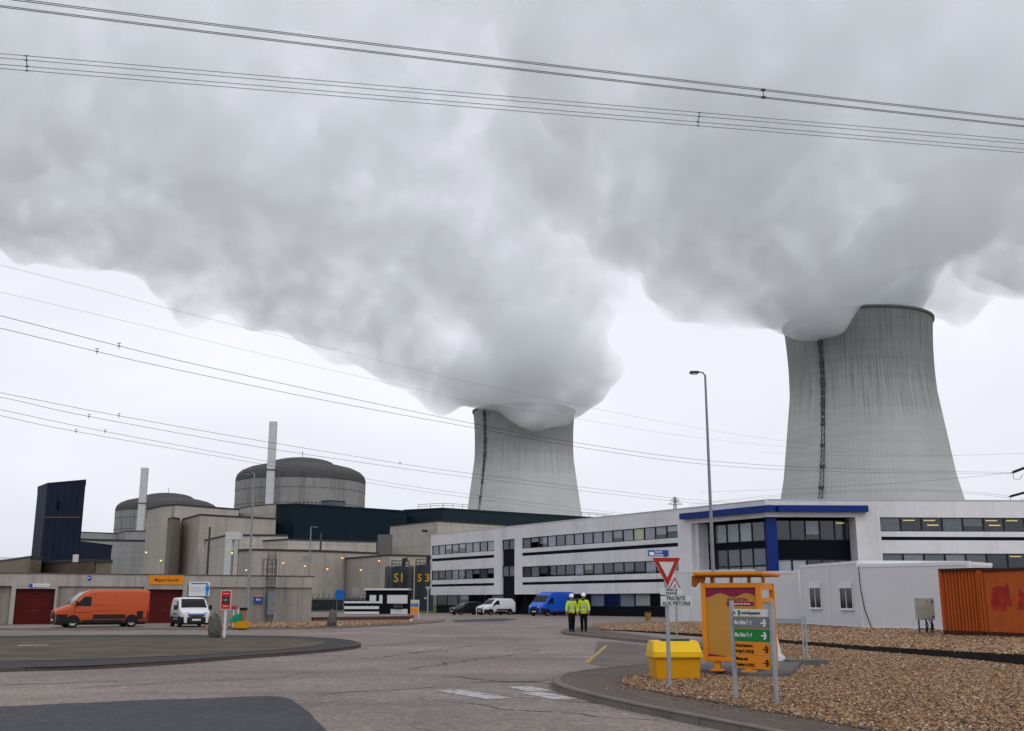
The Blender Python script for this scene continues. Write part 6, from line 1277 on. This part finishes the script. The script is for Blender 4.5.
# ------------------------------------------------------------------ people
M_skin = mat('skin', (0.34, 0.19, 0.13), .6, var=.04); M_hiv = mat('yellow high visibility cloth', (0.48, 0.62, 0.015), .8, var=.1, vs=6, bump=.3, bs=10); M_trs = mat('black trousers', (0.008, 0.009, 0.013), .9, spec=.05); M_refl = mat('silver reflective tape', (.42, .44, .44), .4); M_helm = mat('white helmet', (.72, .73, .73), .3); M_boot = mat('black boots', (.01, .01, .01), .7); M_hair = mat('dark hair', (.02, .014, .01), .9)
def skin_mesh(name, chains, mat_, parent, subdiv=2):
    """chains: list of point lists [(x,y,z,r)...]; a later chain starts at an index of the joint table by sharing coordinates"""
    vs, rs, es, key = [], [], [], {}
    for ch in chains:
        prev = None
        for (x, y, z, r) in ch:
            k_ = (round(x, 4), round(y, 4), round(z, 4))
            if k_ not in key: key[k_] = len(vs); vs.append((x, y, z)); rs.append(r)
            i = key[k_]
            if prev is not None and prev != i: es.append((prev, i))
            prev = i
    me = bpy.data.meshes.new(name); me.from_pydata(vs, es, []); o = bpy.data.objects.new(name, me); col.objects.link(o)
    sk = o.modifiers.new('skin', 'SKIN'); sk.use_smooth_shade = True
    for i, r in enumerate(rs):
        d = me.skin_vertices[0].data[i]; r = r if isinstance(r, tuple) else (r, r); d.radius = r; d.use_root = (i == 0)
    sb2 = o.modifiers.new('s', 'SUBSURF'); sb2.levels = subdiv; sb2.render_levels = subdiv
    dg = bpy.context.evaluated_depsgraph_get(); dg.update(); me2 = bpy.data.meshes.new_from_object(o.evaluated_get(dg)); bpy.data.objects.remove(o); me2.name = name; me2.materials.clear()
    return mkobj(name, me2, mat_, parent, True)
def person(label, base_px, rz, step, arm_l, arm_r, H=1.80, hood=False, bulk=1.0):
    c = G(*base_px); root = empty('person', (c.x, c.y, 0.1), rz, label, 'person', 'two people walking in helmets'); s = H / 1.80
    # figure faces -y; x to its left is +x in the picture
    hip, kn, an = .93 * s, .50 * s, .09 * s
    legs = []
    for sx, st in ((-1, step), (1, -step)):
        legs.append([(sx * .09, 0, hip, .095), (sx * .10, -st * .5 - .03, kn, .06), (sx * .10, -st + .03, an, .042), (sx * .105, -st - .06, .035, .04), (sx * .11, -st - .16, .03, .032)])
    def armch(sx, ang, bend):
        sh_ = (sx * .19, 0.0, 1.45 * s); el = (sx * (.25 + .02), -.02 + ang * .3, 1.17 * s); wr = (sx * .27, el[1] - bend, .93 * s)
        return sh_, el, wr
    chains = [[(0, 0, hip, (.13, .10)), (0, .01, 1.12 * s, (.135, .10)), (0, .0, 1.34 * s, (.16, .11)), (0, .01, 1.47 * s, (.09, .08)), (0, 0, 1.55 * s, .055), (0, -.015, 1.62 * s, (.07, .085)), (0, -.01, 1.72 * s, (.075, .09)), (0, 0, 1.78 * s, .05)]]
    for l in legs: chains.append([(0, 0, hip, (.13, .10))] + l)
    arms = {}
    for sx, (ang, bend) in ((-1, arm_l), (1, arm_r)):
        a0, a1, a2 = armch(sx, ang, bend); arms[sx] = (a0, a1, a2)
        pal = (a2[0], a2[1] - bend * .25, a2[2] - .08); chains.append([(0, .0, 1.34 * s, (.16, .11)), (*a0, .06), (*a1, .042), (*a2, .026), (*pal, (.034, .018))])
        for q in range(4): ox = (q - 1.5) * .017; chains.append([(*pal, (.034, .018)), (pal[0], pal[1] + ox, pal[2] - .045, .009), (pal[0] - sx * .012, pal[1] + ox, pal[2] - .085 + abs(q - 1.3) * .006, .008)])
        chains.append([(*a2, .026), (pal[0] - sx * .01, pal[1] - .035, pal[2] + .02, .010), (pal[0] - sx * .015, pal[1] - .05, pal[2] - .015, .008)])
    body = skin_mesh('body', chains, M_skin, root)
    # face features
    b = MB()
    for e in (-.03, .03): b.lathe([(.001, -.012), (.011, 0), (.001, .012)], 8, (e, -.105)); 
    vs0 = [(x, y, z + 1.67 * s) for x, y, z in b.v]; b.v = vs0; b.build('eyes', M_blk, body)
    b = MB(); b.add([(-.012, -.098, 1.655 * s), (.012, -.098, 1.655 * s), (0, -.125, 1.635 * s), (0, -.095, 1.69 * s)], [(0, 1, 2), (0, 2, 3), (1, 3, 2)]); b.build('nose', M_skin, body)
    b = MB(); b.box(-.022, .022, -.104, -.09, 1.598 * s, 1.606 * s); b.build('mouth', mat('lips', (.2, .07, .06), .6), body)
    for e in (-1, 1): b = MB(); b.box(e * .082 - .008, e * .082 + .008, -.01, .025, 1.63 * s, 1.69 * s); b.build('ear', M_skin, body, False, .006)
    # clothes
    tr = [[(0, 0, hip + .02, (.16, .125))] + [(x, y, z, r * 1.45 if isinstance(r, float) else r) for (x, y, z, r) in l[:3]] for l in legs]
    tr = [[t[0], t[1], t[2], (t[3][0], t[3][1], t[3][2] + .0, .080)] for t in tr]
    skin_mesh('trousers', [[(0, 0, hip + .12, (.14, .11)), (0, 0, hip + .02, (.15, .115))]] + tr, M_trs, root)
    for l in legs:
        skin_mesh('boot', [[(l[2][0], l[2][1] + .02, .20, .062), (l[2][0], l[2][1] + .01, .07, .062), (l[3][0], l[3][1], .062, .072), (l[4][0], l[4][1] - .02, .055, .062)]], M_boot, root, 1)
    jc = [[(0, 0, .82 * s, (.18, .14)), (0, 0, .95 * s, (.175, .14)), (0, 0, 1.15 * s, (.175, .135)), (0, 0, 1.36 * s, (.195, .14)), (0, .01, 1.48 * s, (.12, .10)), (0, .005, 1.545 * s, (.075, .075))]]
    for sx in (-1, 1):
        a0, a1, a2 = arms[sx]; jc.append([(0, 0, 1.36 * s, (.195, .14)), (a0[0] * 1.02, a0[1], a0[2], .088), (*a1, .070), (a2[0], a2[1], a2[2] + .02, .056)])
    jc = [[(*t[:3], tuple(v * bulk for v in t[3]) if isinstance(t[3], tuple) else t[3] * bulk) for t in ch] for ch in jc]
    jk = skin_mesh('jacket', jc, M_hiv, root)
    for z in (1.02, 1.20):
        b = MB(); b.lathe([(.0, 0)] * 0 or [(1, -.028), (1.015, 0), (1, .028)], 32); b.v = [(x * .190 * bulk, y * .153 * bulk, zz0 + z * s) for x, y, zz0 in b.v]; b.build('reflective_band', M_refl, jk, True)
    for sx in (-1, 1):
        b = MB(); b.bar((sx * .095, -.150 * bulk, 1.20 * s), (sx * .085, -.140 * bulk, 1.45 * s), .045, .03); b.build('reflective_strap', M_refl, jk)
        a0, a1, a2 = arms[sx]; m_ = Vector(a1).lerp(Vector(a2), .35); b = MB(); b.tube([m_ + Vector((0, 0, .03)), m_ - Vector((0, 0, .03))], .074, 14); b.build('sleeve_band', M_refl, jk)
    if hood: skin_mesh('scarf', [[(-.07, -.03, 1.52 * s, .06), (0, -.07, 1.525 * s, .065), (.07, -.03, 1.52 * s, .06)], ], M_hair, root)
    b = MB(); b.lathe([(.115, 1.70), (.120, 1.715), (.120, 1.735), (.116, 1.78), (.100, 1.825), (.070, 1.858), (.035, 1.872), (.001, 1.876)], 28); b.v = [(x, y * 1.15 - .005, z * s) for x, y, z in b.v]
    b.add([(x, -.10 + y, z * s) for x, y, z in ((-.08, -.02, 1.712), (.08, -.02, 1.712), (.05, -.075, 1.703), (-.05, -.075, 1.703), (-.08, -.02, 1.722), (.08, -.02, 1.722), (.05, -.075, 1.712), (-.05, -.075, 1.712))], [(0, 1, 2, 3), (7, 6, 5, 4), (3, 2, 6, 7), (0, 3, 7, 4), (1, 5, 6, 2)])
    b.build('helmet', M_helm, root, True)
    b = MB(); b.lathe([(.088, 1.60), (.094, 1.66), (.096, 1.71)], 20); b.v = [(x, max(y, -.02) * 1.08 + .012, z * s) for x, y, z in b.v]; b.build('hair', M_hair, root, True)
    return root
person('walker on the left in a slimmer yellow jacket, white helmet and dark trousers', (571.8, 633.9), R(8), .16, (-.15, .02), (.25, .14), 1.79, False, .96)
person('walker on the right in a bulky yellow jacket, dark scarf and white helmet', (584, 633.9), R(-12), -.06, (.1, .08), (-.2, .02), 1.84, True, 1.13)

# ------------------------------------------------------------------ power lines
M_wire = mat('weathered conductor', (0.045, 0.047, 0.052), 0.6, .0, spec=.2)
def catmid(p, m, q, n=28):     # parabola through three points, evenly along the span
    out = []
    for i in range(n + 1):
        t = i / n; out.append(p * (2 * (t - .5) * (t - 1)) + m * (4 * t * (1 - t)) + q * (2 * t * (t - .5)))
    return out
def plan(pts, Y0, Y1):      # real points over a straight plan line, one for each place the cable is seen
    a, c = at(*pts[0], Y0), at(*pts[-1], Y1); M_, _ = frame_of(a, c); out = []
    for x, y in pts:
        d = ray(x, y); Mi = M_.inverted(); o = Mi @ Vector((0, 0, EYE)); dd = Mi.to_3x3() @ d; out.append(M_ @ (o - dd * (o.y / dd.y)))
    res = []
    for i in range(len(out) - 1):
        p0, p1, p2, p3 = out[max(i - 1, 0)], out[i], out[i + 1], out[min(i + 2, len(out) - 1)]
        for k in range(6): s = k / 6; res.append(0.5 * ((2 * p1) + (p2 - p0) * s + (2 * p0 - 5 * p1 + 4 * p2 - p3) * s * s + (3 * p1 - p0 - 3 * p2 + p3) * s ** 3))
    return res + [out[-1]]
def cable(label, strands, r, spacers=()):
    paths = [plan(*s) for s in strands]; p = paths[0][0].copy(); root = empty('power_line', p, 0, label, 'power line', 'overhead power lines')
    for path in paths:
        b = MB(); b.tube([v - p for v in path], r, 6); b.build('conductor', M_wire, root)
    for (k, px) in spacers:
        path = paths[k]; best = min(range(len(path) - 1), key=lambda i: abs(CX + F * path[i].x / (path[i].y * CP + (path[i].z - EYE) * SP) - px)); v = path[best] - p
        b = MB(); b.bar(v - Vector((.12, 0, 0)), v + Vector((.12, 0, 0)), .06); b.bar(v - Vector((0, 0, .22)), v + Vector((0, 0, .22)), .04); b.bar(v - Vector((.14, 0, -.22)), v + Vector((.14, 0, .22)), .045); b.build('spacer', M_wire, root)
    return root
def line(label, pts, offs, r=.02, spacers=(), name='power_line', group='overhead power lines', m=M_wire):
    p, mm, q = [at(*v) for v in pts]; path = catmid(p, mm, q, 36); root = empty(name, p, 0, label, 'power line', group)
    for (dx, dz) in offs:
        d = (q - p).normalized(); sdir = Vector((-d.y, d.x, 0)).normalized(); b = MB(); b.tube([v - p + sdir * dx + Vector((0, 0, dz)) for v in path], r, 6); b.build('conductor', m, root)
    for t in spacers:
        i = min(35, int(t * 36)); f = t * 36 - i; c = path[i].lerp(path[i + 1], f) - p; b = MB(); n = len(offs); pp = [c + sdir * dx + Vector((0, 0, dz)) for dx, dz in offs]
        cen = sum(pp, Vector()) / n
        if n > 2:
            for v in pp: b.bar(cen, v, .035)
        else: b.bar(pp[0], pp[1], .05)
        for v in pp: b.bar(v - Vector((.12, 0, 0)), v + Vector((.12, 0, 0)), .06)
        b.build('spacer', M_wire, root)
    return root
line('uppermost cable bundle crossing the top of the sky, two dark strands', [(-60, -6, 46), (512, 64.5, 52), (1090, 130, 60)], [(-.02, .26), (.03, .20), (-.02, -.21), (.03, -.26)], .020, (.715,))
line('second cable bundle from the top, four evenly spaced thin strands', [(-60, 56, 62), (512, 103.5, 68), (1090, 152, 76)], [(-.2, .42), (-.2, .12), (.2, -.13), (.2, -.43)], .019, (.078, .66))
cable('long cable pair running down to the dark insulator at right', [([(-60, 299), (0, 315.5), (119, 346), (200, 365.3), (340, 396), (475, 424), (575, 442.5), (712, 461), (850, 469), (1012, 472.5)], 70, 205), ([(-60, 313), (0, 328), (97, 351.5), (160, 366), (300, 395.5), (400, 414.5), (475, 428), (575, 446.5), (712, 465), (850, 472), (1012, 473.5)], 72, 206)], .020, ((0, 119), (1, 97)))
cable('lower cable pair sloping in front of the chimney and reactor', [([(-60, 381), (35, 399.5), (119, 415.8), (256, 440), (400, 463.5), (475, 474), (619, 491.5), (709, 501), (900, 515)], 90, 330), ([(-60, 385), (15, 400.2), (89, 416.5), (256, 446.5), (400, 468), (475, 478), (619, 495), (709, 504), (900, 518)], 90, 330)], .021, ((0, 119), (1, 89), (0, 405)))
cable('lowest cable pair sloping behind the office roof', [([(-60, 397), (0, 409.5), (105, 431.5), (256, 459.3), (400, 484.5), (475, 495), (587, 509.5), (700, 521)], 95, 300), ([(-60, 402.5), (0, 415.5), (76, 431.5), (256, 463), (400, 488), (475, 498.5), (587, 513), (700, 524)], 95, 300)], .020, ((0, 105), (1, 76)))
cable('upper of two faint earth wires through the steam', [([(-60, 250), (0, 265), (110, 293), (190, 314), (385, 362), (447, 377), (587, 407), (706, 429.5), (785, 441), (900, 455)], 120, 330)], .016)
cable('lower of two faint earth wires through the steam', [([(-60, 279), (0, 292), (150, 327), (300, 363), (425, 391), (475, 402), (612, 424.5), (709, 439), (860, 454)], 130, 330)], .015)
line('faint wire slanting up behind the right tower edge to the lower insulator', [(690, 505, 330), (850, 491, 260), (1008, 497, 215)], [(-.2, .2), (.2, -.2)], .024)
line('faint wire reaching the upper insulator from the left', [(700, 492, 330), (850, 486, 260), (1012, 472.5, 205)], [(0, 0)], .024)
line('faint level wire passing right of the nearer cooling tower', [(760, 452, 330), (900, 456, 270), (1080, 450, 220)], [(0, 0)], .022)
def insulator(a_px, b_px, Y, label):
    a_, c_ = at(*a_px, Y), at(*b_px, Y); root = empty('insulator_string', a_, 0, label, 'insulator', 'insulator strings at the right edge'); d = c_ - a_; b = MB(); n = 14; b.bar((0, 0, 0), d, .16)
    for q in range(n): t_ = d * (.1 + .75 * q / n); b.tube([t_, t_ + d.normalized() * .12], .27, 10)
    b.build('discs', mat('dark insulator', (.02, .02, .025), .4), root); b = MB(); b.tube([d * .08, d * .08 + Vector((.1, 0, -1.3)), d * .35 + Vector((0, 0, -1.8)), d * .55 + Vector((0, 0, -1.1))], .05, 6); b.build('jumper_loop', M_wire, root)
insulator((1011, 473), (1032, 465), 205, 'upper dark insulator string entering from the right edge'); insulator((1008, 497), (1034, 490), 215, 'lower dark insulator string just above the office roof')
# lattice pylons: the one that carries the insulators (right of the frame) and a far one over the roof
def pylon(c, H, arms, label, wd=7.0, th=.22):
    root = empty('lattice_pylon', (c.x, c.y, 0), R(8), label, 'pylon', 'lattice pylons'); b = MB(); n = 9
    lv = [(wd / 2 * (1 - .82 * (k / n) ** .8), H * k / n) for k in range(n + 1)]
    cs = [(-1, -1), (1, -1), (1, 1), (-1, 1)]
    for (r0, z0), (r1, z1) in zip(lv, lv[1:]):
        for i, (sx, sy) in enumerate(cs):
            tx, ty = cs[(i + 1) % 4]; b.bar((sx * r0, sy * r0, z0), (sx * r1, sy * r1, z1), th); b.bar((sx * r0, sy * r0, z0), (tx * r1, ty * r1, z1), th * .6); b.bar((tx * r0, ty * r0, z0), (sx * r1, sy * r1, z1), th * .6); b.bar((sx * r1, sy * r1, z1), (tx * r1, ty * r1, z1), th * .6)
    b.build('mast', M_galv, root)
    for (z, half) in arms:
        for s_ in (-1, 1):
            b = MB(); r0 = wd / 2 * (1 - .82 * (z / H) ** .8)
            for sy in (-1, 1): b.bar((s_ * r0, sy * r0, z), (s_ * half, 0, z + .2), th * .8); b.bar((s_ * r0, sy * r0, z + 2.0), (s_ * half, 0, z + .2), th * .6)
            for q in range(1, 4): x = r0 + (half - r0) * q / 4; b.bar((s_ * x, -r0 * (1 - q / 4), z), (s_ * (x + .8), r0 * (1 - q / 4), z + 1.6 * (1 - q / 4)), th * .5)
            b.build('cross_arm', M_galv, root)
    return root
pr_ = at(1034, 490, 213); pylon(Vector((pr_.x + 9, pr_.y, 0)), 40, [(pr_.z, 9.2), (pr_.z + 6.5, 8.6), (pr_.z + 13, 6)], 'lattice pylon mostly beyond the right edge, carrying the insulators')
pf = at(674.8, 499, 700); pylon(Vector((pf.x, pf.y, 0)), at(674.8, 497, 700).z, [(at(674.8, 504.5, 700).z, 5), (at(674.8, 501, 700).z, 3)], 'tiny far lattice pylon just above the office roof line', 6, .3)
